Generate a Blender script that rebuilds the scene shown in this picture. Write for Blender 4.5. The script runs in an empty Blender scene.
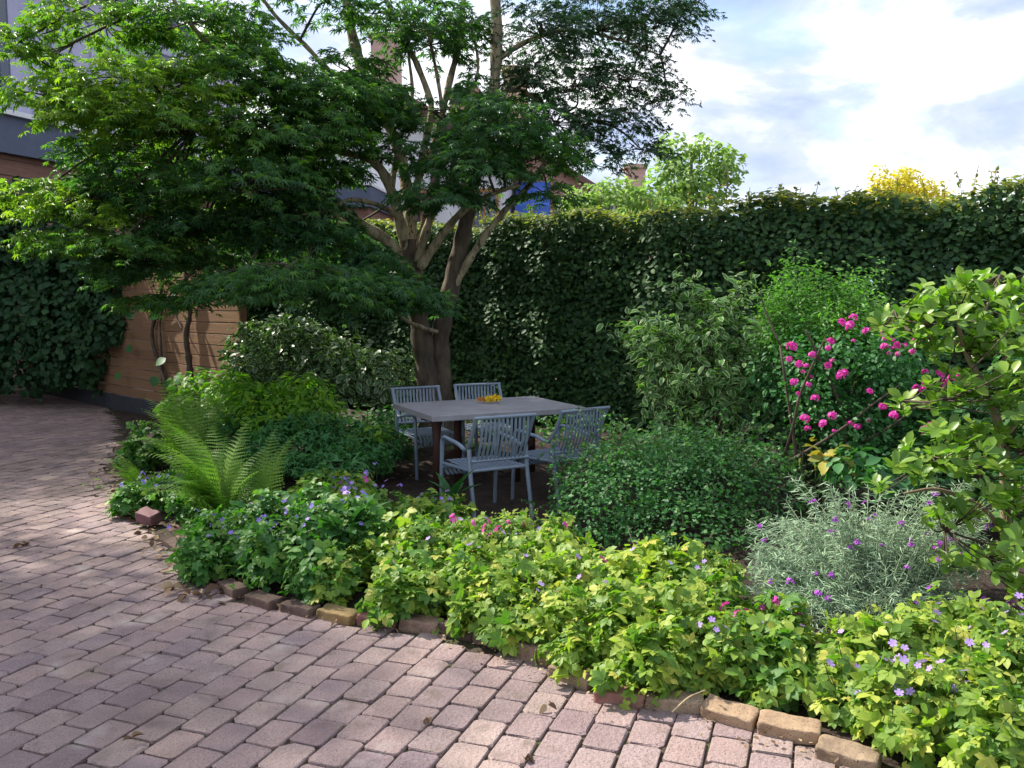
import bpy, math, random
import numpy as np
from mathutils import Vector, Matrix

rng = np.random.default_rng(7)
random.seed(7)
scene = bpy.context.scene
COL = scene.collection
PI = math.pi

# ------------------------------------------------------------------ camera
CAM_H, FPX, PITCH = 1.62, 870.0, math.atan(79 / 870.0)
cam_d = bpy.data.cameras.new('camera')
cam = bpy.data.objects.new('camera', cam_d)
COL.objects.link(cam)
cam.location = (0, 0, CAM_H)
cam.rotation_euler = (PI / 2 - PITCH, 0, 0)
cam_d.sensor_width = 36
cam_d.lens = 36 * FPX / 1024
cam_d.clip_end = 2000
cam_d.clip_start = 0.05
scene.camera = cam
_c, _s = math.cos(PITCH), math.sin(PITCH)


def P(px, py, d):
    """the point at forward distance d that the photograph shows at px, py"""
    u = (px - 512) / FPX
    v = (384 - py) / FPX
    y, z = _c + v * _s, v * _c - _s
    t = d / y
    return np.array([u * t, d, CAM_H + z * t])


def G(px, py, z=0.0):
    u = (px - 512) / FPX
    v = (384 - py) / FPX
    y, zz = _c + v * _s, v * _c - _s
    t = (z - CAM_H) / zz
    return np.array([u * t, y * t, z])


# ------------------------------------------------------------------ objects
def link(name, me, parent=None, mat=None):
    o = bpy.data.objects.new(name, me)
    COL.objects.link(o)
    if mat is not None and me is not None:
        me.materials.append(mat)
    if parent is not None:
        o.parent = parent
    return o


def tag(o, label=None, cat=None, group=None, kind=None):
    if label: o['label'] = label
    if cat: o['category'] = cat
    if group: o['group'] = group
    if kind: o['kind'] = kind
    return o


def thing(name, label, cat, loc=(0, 0, 0), rz=0.0, group=None):
    o = bpy.data.objects.new(name, None)
    o.empty_display_size = 0.1
    COL.objects.link(o)
    o.location = [float(q) for q in loc]
    o.rotation_euler = (0, 0, rz)
    return tag(o, label, cat, group)


def children_of(o):
    return [c for c in COL.objects if c.parent == o]


class MB:
    """collects polygons for one mesh"""
    def __init__(s):
        s.v, s.f, s.n = [], [], 0

    def add(s, verts, faces):
        k = s.n
        s.v.extend([tuple(map(float, p)) for p in verts])
        s.f.extend([tuple(i + k for i in f) for f in faces])
        s.n += len(verts)

    def box(s, c, size, rz=0.0, taper=1.0):
        hx, hy, hz = size[0] / 2, size[1] / 2, size[2] / 2
        ca, sa = math.cos(rz), math.sin(rz)
        vs = []
        for dz, k in ((-hz, 1), (hz, taper)):
            for dx, dy in ((-hx, -hy), (hx, -hy), (hx, hy), (-hx, hy)):
                dx *= k; dy *= k
                vs.append((c[0] + dx * ca - dy * sa, c[1] + dx * sa + dy * ca, c[2] + dz))
        s.add(vs, [(3, 2, 1, 0), (4, 5, 6, 7), (0, 1, 5, 4), (1, 2, 6, 5), (2, 3, 7, 6), (3, 0, 4, 7)])

    def tube(s, pts, rad, n=8, cap=True, squash=None):
        """squash=(axis vector, factor): flatten the section along that axis"""
        pts = [Vector(map(float, p)) for p in pts]
        if not hasattr(rad, '__len__'): rad = [rad] * len(pts)
        m = len(pts)
        tg = []
        for i in range(m):
            a, b = pts[max(0, i - 1)], pts[min(m - 1, i + 1)]
            t = (b - a)
            tg.append(t.normalized() if t.length > 1e-9 else Vector((0, 0, 1)))
        up = Vector((0, 0, 1)) if abs(tg[0].z) < 0.9 else Vector((1, 0, 0))
        x = tg[0].cross(up).normalized()
        vs = []
        for i in range(m):
            x = (x - tg[i] * x.dot(tg[i]))
            x = x.normalized() if x.length > 1e-6 else tg[i].orthogonal().normalized()
            y = tg[i].cross(x)
            for k in range(n):
                a = 2 * PI * k / n
                off = (x * math.cos(a) + y * math.sin(a)) * rad[i]
                if squash:
                    ax = Vector(squash[0])
                    off = off + ax * (off.dot(ax) * (squash[1] - 1))
                vs.append(pts[i] + off)
        fs = [(i * n + k, i * n + (k + 1) % n, (i + 1) * n + (k + 1) % n, (i + 1) * n + k)
              for i in range(m - 1) for k in range(n)]
        if cap:
            fs.append(tuple(range(n - 1, -1, -1)))
            fs.append(tuple((m - 1) * n + k for k in range(n)))
        s.add(vs, fs)

    def build(s, name, mat, parent=None, smooth=False, bevel=0.0):
        me = bpy.data.meshes.new(name)
        me.from_pydata(s.v, [], s.f)
        me.update()
        if smooth:
            me.polygons.foreach_set('use_smooth', [True] * len(me.polygons))
        o = link(name, me, parent, mat)
        if bevel:
            b = o.modifiers.new('bevel', 'BEVEL')
            b.width = bevel; b.segments = 2; b.limit_method = 'ANGLE'
        return o


def fillet(pts, r=0.06, n=5):
    pts = [Vector(map(float, p)) for p in pts]
    out = [pts[0]]
    for i in range(1, len(pts) - 1):
        a, b, c = pts[i - 1], pts[i], pts[i + 1]
        k = min(r, (a - b).length * .45, (c - b).length * .45)
        p, q = b + (a - b).normalized() * k, b + (c - b).normalized() * k
        for j in range(n + 1):
            t = j / n
            out.append(p * (1 - t) ** 2 + b * 2 * t * (1 - t) + q * t * t)
    out.append(pts[-1])
    return out


def smooth_line(pts, n=6):
    """Catmull-Rom through rows of any width"""
    p = np.array(pts, float)
    p = np.vstack([2 * p[0] - p[1], p, 2 * p[-1] - p[-2]])
    out = []
    for i in range(1, len(p) - 2):
        for j in range(n):
            t = j / n
            out.append(.5 * ((2 * p[i]) + (-p[i - 1] + p[i + 1]) * t + (2 * p[i - 1] - 5 * p[i] + 4 * p[i + 1] - p[i + 2]) * t * t
                             + (-p[i - 1] + 3 * p[i] - 3 * p[i + 1] + p[i + 2]) * t ** 3))
    out.append(p[-2])
    return np.array(out)


# ------------------------------------------------------------------ materials
def new_mat(name):
    m = bpy.data.materials.new(name)
    m.use_nodes = True
    nt = m.node_tree
    nt.nodes.clear()
    return m, nt, nt.nodes, nt.links


def ramp(N, stops, interp='LINEAR'):
    r = N.new('ShaderNodeValToRGB')
    cr = r.color_ramp
    cr.interpolation = interp
    while len(cr.elements) < len(stops): cr.elements.new(0.5)
    for e, (p, c) in zip(cr.elements, stops):
        e.position = p
        e.color = (*c, 1) if len(c) == 3 else c
    return r


def attr(N, name):
    a = N.new('ShaderNodeAttribute')
    a.attribute_name = name
    return a


def mat_leaf(name, cols, rim=None, trans=0.35, rough=0.5, spec=0.3, tint=(1.15, 1.6, .42), gain=(1.18, 1.4, 1.1)):
    cols = [tuple(min(.8, q * g) for q, g in zip(c, gain)) for c in cols]
    m, nt, N, L = new_mat(name)
    out = N.new('ShaderNodeOutputMaterial')
    a = attr(N, 'rnd')
    k = len(cols) - 1
    r = ramp(N, [(i / max(k, 1), c) for i, c in enumerate(cols)])
    L.new(a.outputs['Fac'], r.inputs['Fac'])
    col = r.outputs['Color']
    if rim:
        e = attr(N, 'edge')
        mr = N.new('ShaderNodeMapRange')
        mr.inputs['From Min'].default_value = .55
        mr.inputs['From Max'].default_value = .8
        L.new(e.outputs['Fac'], mr.inputs['Value'])
        mx = N.new('ShaderNodeMix'); mx.data_type = 'RGBA'
        L.new(mr.outputs['Result'], mx.inputs['Factor'])
        L.new(col, mx.inputs['A'])
        mx.inputs['B'].default_value = (*rim, 1)
        col = mx.outputs['Result']
    p = N.new('ShaderNodeBsdfPrincipled')
    L.new(col, p.inputs['Base Color'])
    p.inputs['Roughness'].default_value = rough
    p.inputs['Specular IOR Level'].default_value = spec
    t = N.new('ShaderNodeBsdfTranslucent')
    mul = N.new('ShaderNodeMix'); mul.data_type = 'RGBA'; mul.blend_type = 'MULTIPLY'
    mul.inputs['Factor'].default_value = 1
    L.new(col, mul.inputs['A'])
    mul.inputs['B'].default_value = (*tint, 1)
    L.new(mul.outputs['Result'], t.inputs['Color'])
    ms = N.new('ShaderNodeMixShader')
    ms.inputs['Fac'].default_value = trans
    L.new(p.outputs[0], ms.inputs[1]); L.new(t.outputs[0], ms.inputs[2])
    L.new(ms.outputs[0], out.inputs['Surface'])
    return m


def mat_noise(name, stops, scale=8.0, detail=6, rough=.8, spec=.3, bump=0.0, bscale=None, stretch=(1, 1, 1), metallic=0.0, rnd=None,
              rnd_amt=.5, speck=None, coord='Object', grit=False):
    """noise-ramped principled; rnd adds a per-piece colour ramp"""
    m, nt, N, L = new_mat(name)
    out = N.new('ShaderNodeOutputMaterial')
    tc = N.new('ShaderNodeTexCoord')
    mp = N.new('ShaderNodeMapping')
    mp.inputs['Scale'].default_value = stretch
    L.new(tc.outputs[coord], mp.inputs['Vector'])
    nz = N.new('ShaderNodeTexNoise')
    nz.inputs['Scale'].default_value = scale
    nz.inputs['Detail'].default_value = detail
    nz.inputs['Roughness'].default_value = .65
    L.new(mp.outputs[0], nz.inputs['Vector'])
    r = ramp(N, stops)
    L.new(nz.outputs['Fac'], r.inputs['Fac'])
    col = r.outputs['Color']
    if rnd:
        a = attr(N, 'rnd')
        rr = ramp(N, [(i / (len(rnd) - 1), c) for i, c in enumerate(rnd)])
        L.new(a.outputs['Fac'], rr.inputs['Fac'])
        mx = N.new('ShaderNodeMix'); mx.data_type = 'RGBA'
        mx.inputs['Factor'].default_value = rnd_amt
        L.new(col, mx.inputs['A']); L.new(rr.outputs['Color'], mx.inputs['B'])
        col = mx.outputs['Result']
    if speck:  # (scale, threshold, colour)
        vo = N.new('ShaderNodeTexNoise')
        vo.inputs['Scale'].default_value = speck[0]
        vo.inputs['Detail'].default_value = 2
        L.new(mp.outputs[0], vo.inputs['Vector'])
        mr = N.new('ShaderNodeMapRange')
        mr.inputs['From Min'].default_value = speck[1]
        mr.inputs['From Max'].default_value = speck[1] + .06
        L.new(vo.outputs['Fac'], mr.inputs['Value'])
        mx = N.new('ShaderNodeMix'); mx.data_type = 'RGBA'
        L.new(mr.outputs['Result'], mx.inputs['Factor'])
        L.new(col, mx.inputs['A']); mx.inputs['B'].default_value = (*speck[2], 1)
        col = mx.outputs['Result']
    if grit:   # fine aggregate: light and dark grains, and broad grimy stains
        for sc_, lo, hi, c_ in ((260, .58, .66, (.42, .36, .34)), (330, .6, .66, (.06, .045, .04)), (1.1, .5, .76, (.12, .095, .08)), (7, .58, .72, (.13, .1, .075)), (3.3, .62, .74, (.42, .37, .33)), (2.3, .66, .8, (.13, .12, .07))):
            g_ = N.new('ShaderNodeTexNoise'); g_.inputs['Scale'].default_value = sc_; g_.inputs['Detail'].default_value = 3
            L.new(mp.outputs[0], g_.inputs['Vector'])
            mr = N.new('ShaderNodeMapRange'); mr.inputs['From Min'].default_value = lo; mr.inputs['From Max'].default_value = hi
            mr.inputs['To Max'].default_value = .6
            L.new(g_.outputs['Fac'], mr.inputs['Value'])
            mx = N.new('ShaderNodeMix'); mx.data_type = 'RGBA'
            L.new(mr.outputs['Result'], mx.inputs['Factor'])
            L.new(col, mx.inputs['A']); mx.inputs['B'].default_value = (*c_, 1)
            col = mx.outputs['Result']
    p = N.new('ShaderNodeBsdfPrincipled')
    L.new(col, p.inputs['Base Color'])
    p.inputs['Roughness'].default_value = rough
    p.inputs['Specular IOR Level'].default_value = spec
    p.inputs['Metallic'].default_value = metallic
    if bump:
        n2 = N.new('ShaderNodeTexNoise')
        n2.inputs['Scale'].default_value = bscale or scale * 3
        n2.inputs['Detail'].default_value = 8
        L.new(mp.outputs[0], n2.inputs['Vector'])
        b = N.new('ShaderNodeBump')
        b.inputs['Strength'].default_value = bump
        b.inputs['Distance'].default_value = .02
        L.new(n2.outputs['Fac'], b.inputs['Height'])
        L.new(b.outputs[0], p.inputs['Normal'])
    L.new(p.outputs[0], out.inputs['Surface'])
    return m


def mat_brick(name, c1, c2, mortar, sx=.22, sy=.075, coordrot=0.0):
    m, nt, N, L = new_mat(name)
    out = N.new('ShaderNodeOutputMaterial')
    tc = N.new('ShaderNodeTexCoord')
    mp = N.new('ShaderNodeMapping')
    mp.inputs['Rotation'].default_value = (PI / 2, 0, 0)
    L.new(tc.outputs['Object'], mp.inputs['Vector'])
    bt = N.new('ShaderNodeTexBrick')
    bt.inputs['Scale'].default_value = 1
    bt.inputs['Brick Width'].default_value = sx
    bt.inputs['Row Height'].default_value = sy
    bt.inputs['Mortar Size'].default_value = .008
    bt.inputs['Color1'].default_value = (*c1, 1)
    bt.inputs['Color2'].default_value = (*c2, 1)
    bt.inputs['Mortar'].default_value = (*mortar, 1)
    L.new(mp.outputs[0], bt.inputs['Vector'])
    p = N.new('ShaderNodeBsdfPrincipled')
    p.inputs['Roughness'].default_value = .9
    L.new(bt.outputs['Color'], p.inputs['Base Color'])
    L.new(p.outputs[0], out.inputs['Surface'])
    return m


M = {}
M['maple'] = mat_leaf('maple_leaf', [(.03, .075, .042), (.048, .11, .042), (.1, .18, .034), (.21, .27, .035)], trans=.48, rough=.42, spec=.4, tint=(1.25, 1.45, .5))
M['maple_shaded'] = mat_leaf('maple_leaf_shaded', [(.022, .05, .03), (.03, .07, .032), (.045, .1, .034)], trans=.28, rough=.42, spec=.4)  # darker leaf copy: shadow on the right crown is put into the colour
M['hedge'] = mat_leaf('hedge_leaf', [(.02, .045, .024), (.03, .065, .028), (.045, .085, .028), (.07, .1, .028)], trans=.16, rough=.55, spec=.2)
M['hedge_top'] = mat_leaf('hedge_sunlit_shoot_leaf', [(.06, .1, .03), (.13, .16, .04), (.22, .2, .055), (.24, .14, .07)], trans=.55, tint=(1.4, 1.4, .5))  # lighter than the hedge face; sun on the hedge top is in the colour
M['climber'] = mat_leaf('climber_leaf', [(.014, .036, .02), (.022, .055, .026), (.036, .075, .03)], trans=.18, rough=.6, spec=.25)
M['geranium'] = mat_leaf('geranium_leaf', [(.05, .11, .03), (.08, .15, .034), (.13, .19, .035), (.22, .25, .045), (.33, .28, .07)], trans=.38)
M['geranium_deep'] = mat_leaf('geranium_leaf_deep', [(.03, .085, .028), (.05, .125, .032), (.08, .165, .034), (.15, .2, .04)], trans=.34)
M['geranium_lime'] = mat_leaf('geranium_leaf_lime', [(.07, .13, .032), (.12, .175, .034), (.2, .24, .045), (.31, .31, .06), (.4, .3, .08)], trans=.38)
M['fern'] = mat_leaf('fern_frond_green', [(.08, .15, .03), (.12, .19, .04), (.16, .22, .045)], trans=.45, rough=.55)
M['barberry'] = mat_leaf('small_oval_leaf', [(.025, .075, .032), (.045, .12, .045), (.06, .14, .05), (.085, .15, .05)], trans=.34, rough=.5)
M['weigela'] = mat_leaf('cream_edged_leaf', [(.035, .085, .034), (.065, .14, .042), (.09, .17, .045)], rim=(.4, .5, .24), trans=.32)
M['euonymus'] = mat_leaf('cream_margin_evergreen_leaf', [(.025, .065, .028), (.04, .09, .034), (.055, .11, .034)], rim=(.3, .36, .2), trans=.25, rough=.35, spec=.45)
M['lime'] = mat_leaf('lime_leaf', [(.08, .17, .025), (.14, .24, .03), (.26, .32, .03)], trans=.42)
M['herb'] = mat_leaf('herb_leaf', [(.028, .09, .035), (.045, .125, .045), (.06, .15, .045)], trans=.3)
M['feathery'] = mat_leaf('feathery_leaf', [(.07, .15, .04), (.1, .19, .045), (.13, .22, .05)], trans=.42)
M['rose'] = mat_leaf('rose_leaf', [(.022, .06, .026), (.035, .09, .034), (.055, .12, .036), (.1, .15, .04)], trans=.28, rough=.58, spec=.25)
M['magnolia'] = mat_leaf('magnolia_leaf', [(.07, .125, .025), (.115, .18, .03), (.16, .22, .035), (.23, .27, .045)], trans=.38, rough=.38, spec=.45)
M['silver'] = mat_leaf('silver_leaf', [(.16, .22, .17), (.26, .31, .25), (.36, .39, .33)], trans=.2, rough=.6, tint=(1.1, 1.2, .9))
M['yellow_leaf'] = mat_leaf('yellowing_leaf', [(.2, .26, .05), (.42, .38, .06), (.36, .25, .06)], trans=.4, tint=(1.2, 1.1, .6), gain=(1, 1, 1))
M['golden'] = mat_leaf('golden_leaf', [(.5, .44, .03), (.6, .54, .05), (.64, .58, .1)], trans=.5, tint=(1.1, 1.1, .4), gain=(1.05, 1.05, 1))
M['pale_tree'] = mat_leaf('pale_tree_leaf', [(.15, .24, .07), (.24, .34, .11), (.36, .44, .2)], trans=.5, tint=(1.1, 1.3, .65), gain=(1.1, 1.15, 1.1))
M['dry_leaf'] = mat_leaf('dry_leaf', [(.1, .06, .035), (.2, .13, .075), (.4, .3, .18)], trans=.1, rough=.8, tint=(1, .8, .5), gain=(1, 1, 1))
M['seed'] = mat_leaf('dry_seed_head', [(.14, .13, .04), (.3, .24, .09), (.34, .2, .1)], trans=.3)
M['lance'] = mat_leaf('lance_leaf', [(.025, .07, .03), (.035, .09, .036)], trans=.2, rough=.75, spec=.15)
M['stem'] = mat_noise('green_stem', [(.3, (.04, .075, .025)), (.7, (.08, .1, .04))], 20)
M['silver_stem'] = mat_noise('silver_stem', [(.3, (.16, .22, .14)), (.7, (.25, .3, .2))], 20)
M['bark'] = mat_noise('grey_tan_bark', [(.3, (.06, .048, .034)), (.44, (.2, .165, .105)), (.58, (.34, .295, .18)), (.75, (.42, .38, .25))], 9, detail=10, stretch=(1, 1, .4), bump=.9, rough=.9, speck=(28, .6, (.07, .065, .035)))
M['bark_shaded'] = mat_noise('shaded_trunk_bark', [(.3, (.03, .023, .017)), (.5, (.075, .06, .042)), (.72, (.15, .12, .08))], 9, detail=10, stretch=(1, 1, .35), bump=.6, rough=.9)  # darker copy of the limb bark, shade at the trunk base painted in
M['twig'] = mat_noise('dark_twig', [(.3, (.045, .032, .025)), (.7, (.1, .075, .055))], 12)
M['tan_bark'] = mat_noise('tan_bark', [(.3, (.16, .11, .07)), (.7, (.36, .27, .18))], 9, stretch=(1, 1, .4), bump=.4)
M['soil'] = mat_noise('dark_soil', [(.3, (.022, .015, .011)), (.6, (.05, .034, .025)), (.8, (.085, .06, .045))], 9, bump=1.0, bscale=60, rough=.95, coord='Object')
M['joint'] = mat_noise('mossy_joint_soil', [(.35, (.04, .027, .022)), (.5, (.07, .052, .038)), (.58, (.06, .066, .024)), (.68, (.1, .08, .055))], 3.2, bump=.8, bscale=80, rough=.95)
M['paver'] = mat_noise('tumbled_paver', [(.25, (.135, .099, .092)), (.5, (.25, .182, .174)), (.75, (.37, .285, .262))], 5, detail=10, rough=.82, spec=.35,
                       bump=.55, bscale=55, rnd=[(.18, .122, .132), (.32, .225, .21), (.21, .152, .175), (.385, .29, .252), (.2, .142, .148), (.36, .252, .22)], rnd_amt=.6,
                       speck=(190, .6, (.075, .05, .045)), grit=True)
M['chair'] = mat_noise('grey_blue_metal_paint', [(.3, (.155, .2, .265)), (.7, (.185, .235, .3))], 9, rough=.38, spec=.5, bump=.05)
M['tabletop'] = mat_noise('weathered_grey_board', [(.3, (.19, .185, .2)), (.7, (.3, .295, .312))], 5, detail=9, rough=.5, spec=.45, bump=.08, speck=(45, .7, (.13, .12, .12)))
M['rust'] = mat_noise('red_brown_timber', [(.3, (.035, .017, .013)), (.7, (.07, .03, .022))], 12, stretch=(1, 1, .15), rough=.7)
M['board'] = mat_noise('larch_board', [(.25, (.14, .075, .04)), (.55, (.25, .145, .078)), (.8, (.33, .2, .115))], 3, stretch=(.35, 3, 14), detail=8, rough=.7, bump=.2,
                       rnd=[(.15, .08, .045), (.3, .18, .1), (.22, .13, .07)], rnd_amt=.4)
M['plinth'] = mat_noise('dark_plinth', [(.3, (.035, .04, .05)), (.7, (.055, .06, .07))], 8, rough=.7)
M['fascia'] = mat_noise('slate_blue_fascia', [(.3, (.075, .095, .15)), (.7, (.1, .12, .18))], 3, rough=.55)
M['trim'] = mat_noise('white_trim', [(.3, (.7, .7, .72)), (.7, (.8, .8, .8))], 5, rough=.4)
M['lilac'] = mat_noise('pale_lilac_metal_cladding', [(.3, (.36, .36, .5)), (.7, (.44, .44, .57))], 2, rough=.5)
M['render'] = mat_noise('white_render', [(.3, (.6, .6, .63)), (.7, (.74, .74, .76))], 2, rough=.8)
M['brownclad'] = mat_noise('brown_clad', [(.3, (.17, .085, .06)), (.7, (.27, .15, .11))], 4, stretch=(.5, .5, 5), rough=.75)
M['rooftile'] = mat_noise('brown_red_roof_tile', [(.3, (.14, .08, .07)), (.7, (.25, .15, .125))], 3, stretch=(1, 6, 1), rough=.75)
M['darkwood'] = mat_noise('dark_soffit', [(.3, (.05, .03, .025)), (.7, (.09, .055, .045))], 6)
M['brick'] = mat_brick('pink_red_brick', (.42, .2, .15), (.5, .27, .2), (.4, .33, .28))
M['brickpink'] = mat_brick('pale_pink_brick', (.5, .3, .25), (.56, .36, .3), (.45, .38, .33))
M['brickyellow'] = mat_brick('buff_brick', (.55, .4, .24), (.6, .45, .28), (.5, .42, .34))
M['blue'] = mat_noise('bright_blue_fabric', [(.3, (.05, .12, .5)), (.7, (.08, .17, .6))], 3, rough=.6)
M['glass'] = mat_noise('dark_glass', [(.3, (.05, .06, .08)), (.7, (.08, .1, .13))], 1, rough=.08, spec=.7)
M['orangewood'] = mat_noise('varnished_window_wood', [(.3, (.3, .14, .06)), (.7, (.4, .2, .09))], 8, rough=.5)
M['edge_tan'] = mat_noise('tan_brick', [(.3, (.13, .09, .065)), (.48, (.24, .175, .115)), (.75, (.36, .27, .18))], 9, bump=.5, rough=.85, speck=(150, .6, (.12, .075, .045)))
M['edge_yellow'] = mat_noise('yellow_stock_brick', [(.28, (.15, .1, .07)), (.45, (.29, .2, .125)), (.8, (.43, .31, .195))], 7, bump=.5, rough=.85, speck=(140, .605, (.13, .075, .04)))
M['edge_brown'] = mat_noise('brown_brick', [(.3, (.12, .075, .055)), (.5, (.2, .13, .095)), (.75, (.3, .21, .155))], 9, bump=.6, rough=.9, speck=(150, .6, (.08, .05, .035)))
M['edge_red'] = mat_noise('dull_red_brick', [(.3, (.17, .075, .06)), (.5, (.27, .13, .105)), (.75, (.34, .19, .155))], 9, bump=.5, rough=.9, speck=(60, .67, (.07, .04, .03)))
M['edge_dark'] = mat_noise('dark_shaded_brick', [(.3, (.06, .04, .033)), (.5, (.105, .07, .055)), (.75, (.16, .11, .085))], 9, bump=.6, rough=.9)  # dark tone also paints the shade on bricks under the violet geraniums
M['edge_mossy'] = mat_noise('mossy_ochre_brick', [(.3, (.09, .085, .035)), (.5, (.25, .17, .075)), (.75, (.33, .22, .1))], 8, bump=.6, rough=.9)
M['maroon'] = mat_noise('maroon_brick', [(.3, (.12, .055, .062)), (.7, (.19, .095, .1))], 8, bump=.3, rough=.75)


def mat_petal(name, c1, c2, trans=.3):
    return mat_leaf(name, [c1, c2], trans=trans, rough=.6, tint=(1.1, 1, 1.1), gain=(1, 1, 1))


M['p_violet'] = mat_petal('violet_petal', (.2, .13, .62), (.38, .28, .75))
M['p_pale'] = mat_petal('pale_lilac_petal', (.42, .28, .68), (.6, .44, .76))
M['p_magenta'] = mat_petal('magenta_petal', (.62, .04, .36), (.75, .1, .5))
M['p_pink'] = mat_petal('hot_pink_petal', (.68, .02, .36), (.85, .14, .56))
M['p_purple'] = mat_petal('purple_petal', (.3, .04, .5), (.5, .1, .62))
M['p_yellow'] = mat_petal('yellow_petal', (.75, .52, .01), (.8, .62, .04))
M['p_orange'] = mat_petal('orange_brown_petal', (.55, .24, .04), (.65, .33, .06))

# ------------------------------------------------------------------ leaf shapes: verts (x across, y along, z up), tris, edge flag


def proto_palmate(angles, lens, notch, droop=.18, base=.06, wk=.13):
    """lobed leaf, stalk end at origin, centre lobe along +y"""
    c = np.array([0, .12, .02])
    ring = []
    for i, (a, l) in enumerate(zip(angles, lens)):
        a = math.radians(a)
        w = wk * l
        ring.append((math.sin(a) * l * .55 - math.cos(a) * w, math.cos(a) * l * .55 + math.sin(a) * w, 0, .6))
        ring.append((math.sin(a) * l, math.cos(a) * l, -droop * l, 1))
        ring.append((math.sin(a) * l * .55 + math.cos(a) * w, math.cos(a) * l * .55 - math.sin(a) * w, 0, .6))
        if i < len(angles) - 1:
            b = math.radians((angles[i] + angles[i + 1]) / 2)
            ring.append((math.sin(b) * notch, math.cos(b) * notch, .03, .3))
    v = [(c[0], c[1] - .12, c[2])] + [(x, y, z) for x, y, z, e in ring]
    e = [0] + [q[3] for q in ring]
    f = [(0, i + 1, i) for i in range(1, len(ring))]
    return np.array(v), np.array(f), np.array(e)


def proto_oval(w=.5, peak=.45, fold=.1, droop=.12, segs=3):
    v, e = [(0, 0, 0)], [0]
    ts = [(i + 1) / (segs + 1) for i in range(segs)]
    for t in ts:
        if t < peak: h = math.sin(PI / 2 * t / peak) ** .8
        else: h = math.cos(PI / 2 * (t - peak) / (1 - peak)) ** .8
        z = -droop * t * t
        v += [(-w / 2 * h, t, z + fold * h), (0, t, z), (w / 2 * h, t, z + fold * h)]
        e += [1, 0, 1]
    v.append((0, 1, -droop)); e.append(.9)
    f = [(0, 2, 1), (0, 3, 2)]
    for i in range(segs - 1):
        a, b = 1 + 3 * i, 4 + 3 * i
        f += [(a, a + 1, b + 1), (a, b + 1, b), (a + 1, a + 2, b + 2), (a + 1, b + 2, b + 1)]
    a = 1 + 3 * (segs - 1)
    t = len(v) - 1
    f += [(a, a + 1, t), (a + 1, a + 2, t)]
    return np.array(v, float), np.array(f), np.array(e, float)


def proto_flower(n=5, w=.55, cup=.2):
    v, f = [(0, 0, 0)], []
    for i in range(n):
        a = 2 * PI * i / n
        for da, r, z in ((-w, .62, cup * .6), (-w * .55, 1, cup), (w * .55, 1, cup), (w, .62, cup * .6)):
            v.append((math.cos(a + da) * r, math.sin(a + da) * r, z))
        k = 1 + 4 * i
        f += [(0, k, k + 1), (0, k + 1, k + 2), (0, k + 2, k + 3)]
    return np.array(v), np.array(f), np.ones(len(v))


L_MAPLE = proto_palmate([-118, -78, -38, 0, 38, 78, 118], [.45, .74, .94, 1, .94, .74, .45], .2, droop=.3, wk=.095)


def proto_fan(angles, lens, w=.62, peak=.55, droop=.2, segs=2):
    """leaf divided into rounded leaflets that meet at the stalk"""
    V_, F_, E_ = [], [], []
    for a_, l_ in zip(angles, lens):
        v, f, e = proto_oval(w, peak, .07, droop, segs)
        a_ = math.radians(a_)
        R = np.array([[math.cos(a_), math.sin(a_), 0], [-math.sin(a_), math.cos(a_), 0], [0, 0, 1]])
        k = sum(len(q) for q in V_)
        V_.append((v * l_) @ R.T + [0, 0, .01 * len(V_)]); F_.append(f + k); E_.append(e)
    return np.vstack(V_), np.vstack(F_), np.concatenate(E_)


L_GERAN = proto_fan([-105, -52, 0, 52, 105], [.62, .9, 1, .88, .66], .56)
L_TRIFOL = proto_fan([-78, 0, 78], [.8, 1, .85], .66, .5)
L_TRI = proto_palmate([-75, 0, 75], [.78, 1, .78], .34, droop=.2)
L_OVAL = proto_oval(.62, .45, .08, .15)
L_ROUND = proto_oval(.95, .42, .05, .2)
L_HEDGE = proto_oval(.68, .5, .07, .12, 2)
L_SMALL = proto_oval(.7, .5, .05, .05, 1)
L_NARROW = proto_oval(.4, .4, .08, .2)
L_NEEDLE = proto_oval(.095, .45, .02, .15, 1)
L_OBOV = proto_oval(.48, .68, .07, .16, 4)
FLOWER5 = proto_flower()


def unit(a):
    return a / np.maximum(np.linalg.norm(a, axis=-1, keepdims=True), 1e-9)


def scatter(name, proto, pos, nrm, dirv, scale, mat, parent=None, rnd=None):
    """one mesh of many leaves; pos, nrm, dirv are (n,3) in the parent's space"""
    v, f, e = proto
    n = len(pos)
    Z = unit(nrm)
    Y = dirv - Z * np.sum(dirv * Z, axis=1, keepdims=True)
    bad = np.linalg.norm(Y, axis=1) < 1e-4
    Y[bad] = np.cross(Z[bad], [1.0, .2, .3])
    Y = unit(Y)
    X = np.cross(Y, Z)
    sc = np.broadcast_to(np.asarray(scale, float), (n,))[:, None, None]
    W = pos[:, None, :] + sc * (v[None, :, 0:1] * X[:, None] + v[None, :, 1:2] * Y[:, None] + v[None, :, 2:3] * Z[:, None])
    nv, nf = len(v), len(f)
    F = (f[None] + (np.arange(n) * nv)[:, None, None]).reshape(-1)
    me = bpy.data.meshes.new(name)
    me.vertices.add(n * nv)
    me.vertices.foreach_set('co', W.reshape(-1).astype(np.float32))
    me.loops.add(n * nf * 3)
    me.loops.foreach_set('vertex_index', F.astype(np.int32))
    me.polygons.add(n * nf)
    me.polygons.foreach_set('loop_start', (np.arange(n * nf) * 3).astype(np.int32))
    if rnd is None: rnd = rng.random(n)
    a = me.attributes.new('rnd', 'FLOAT', 'POINT')
    a.data.foreach_set('value', np.repeat(np.clip(rnd, 0, 1), nv).astype(np.float32))
    a = me.attributes.new('edge', 'FLOAT', 'POINT')
    a.data.foreach_set('value', np.tile(e, n).astype(np.float32))
    me.update(calc_edges=True)
    return link(name, me, parent, mat)


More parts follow.
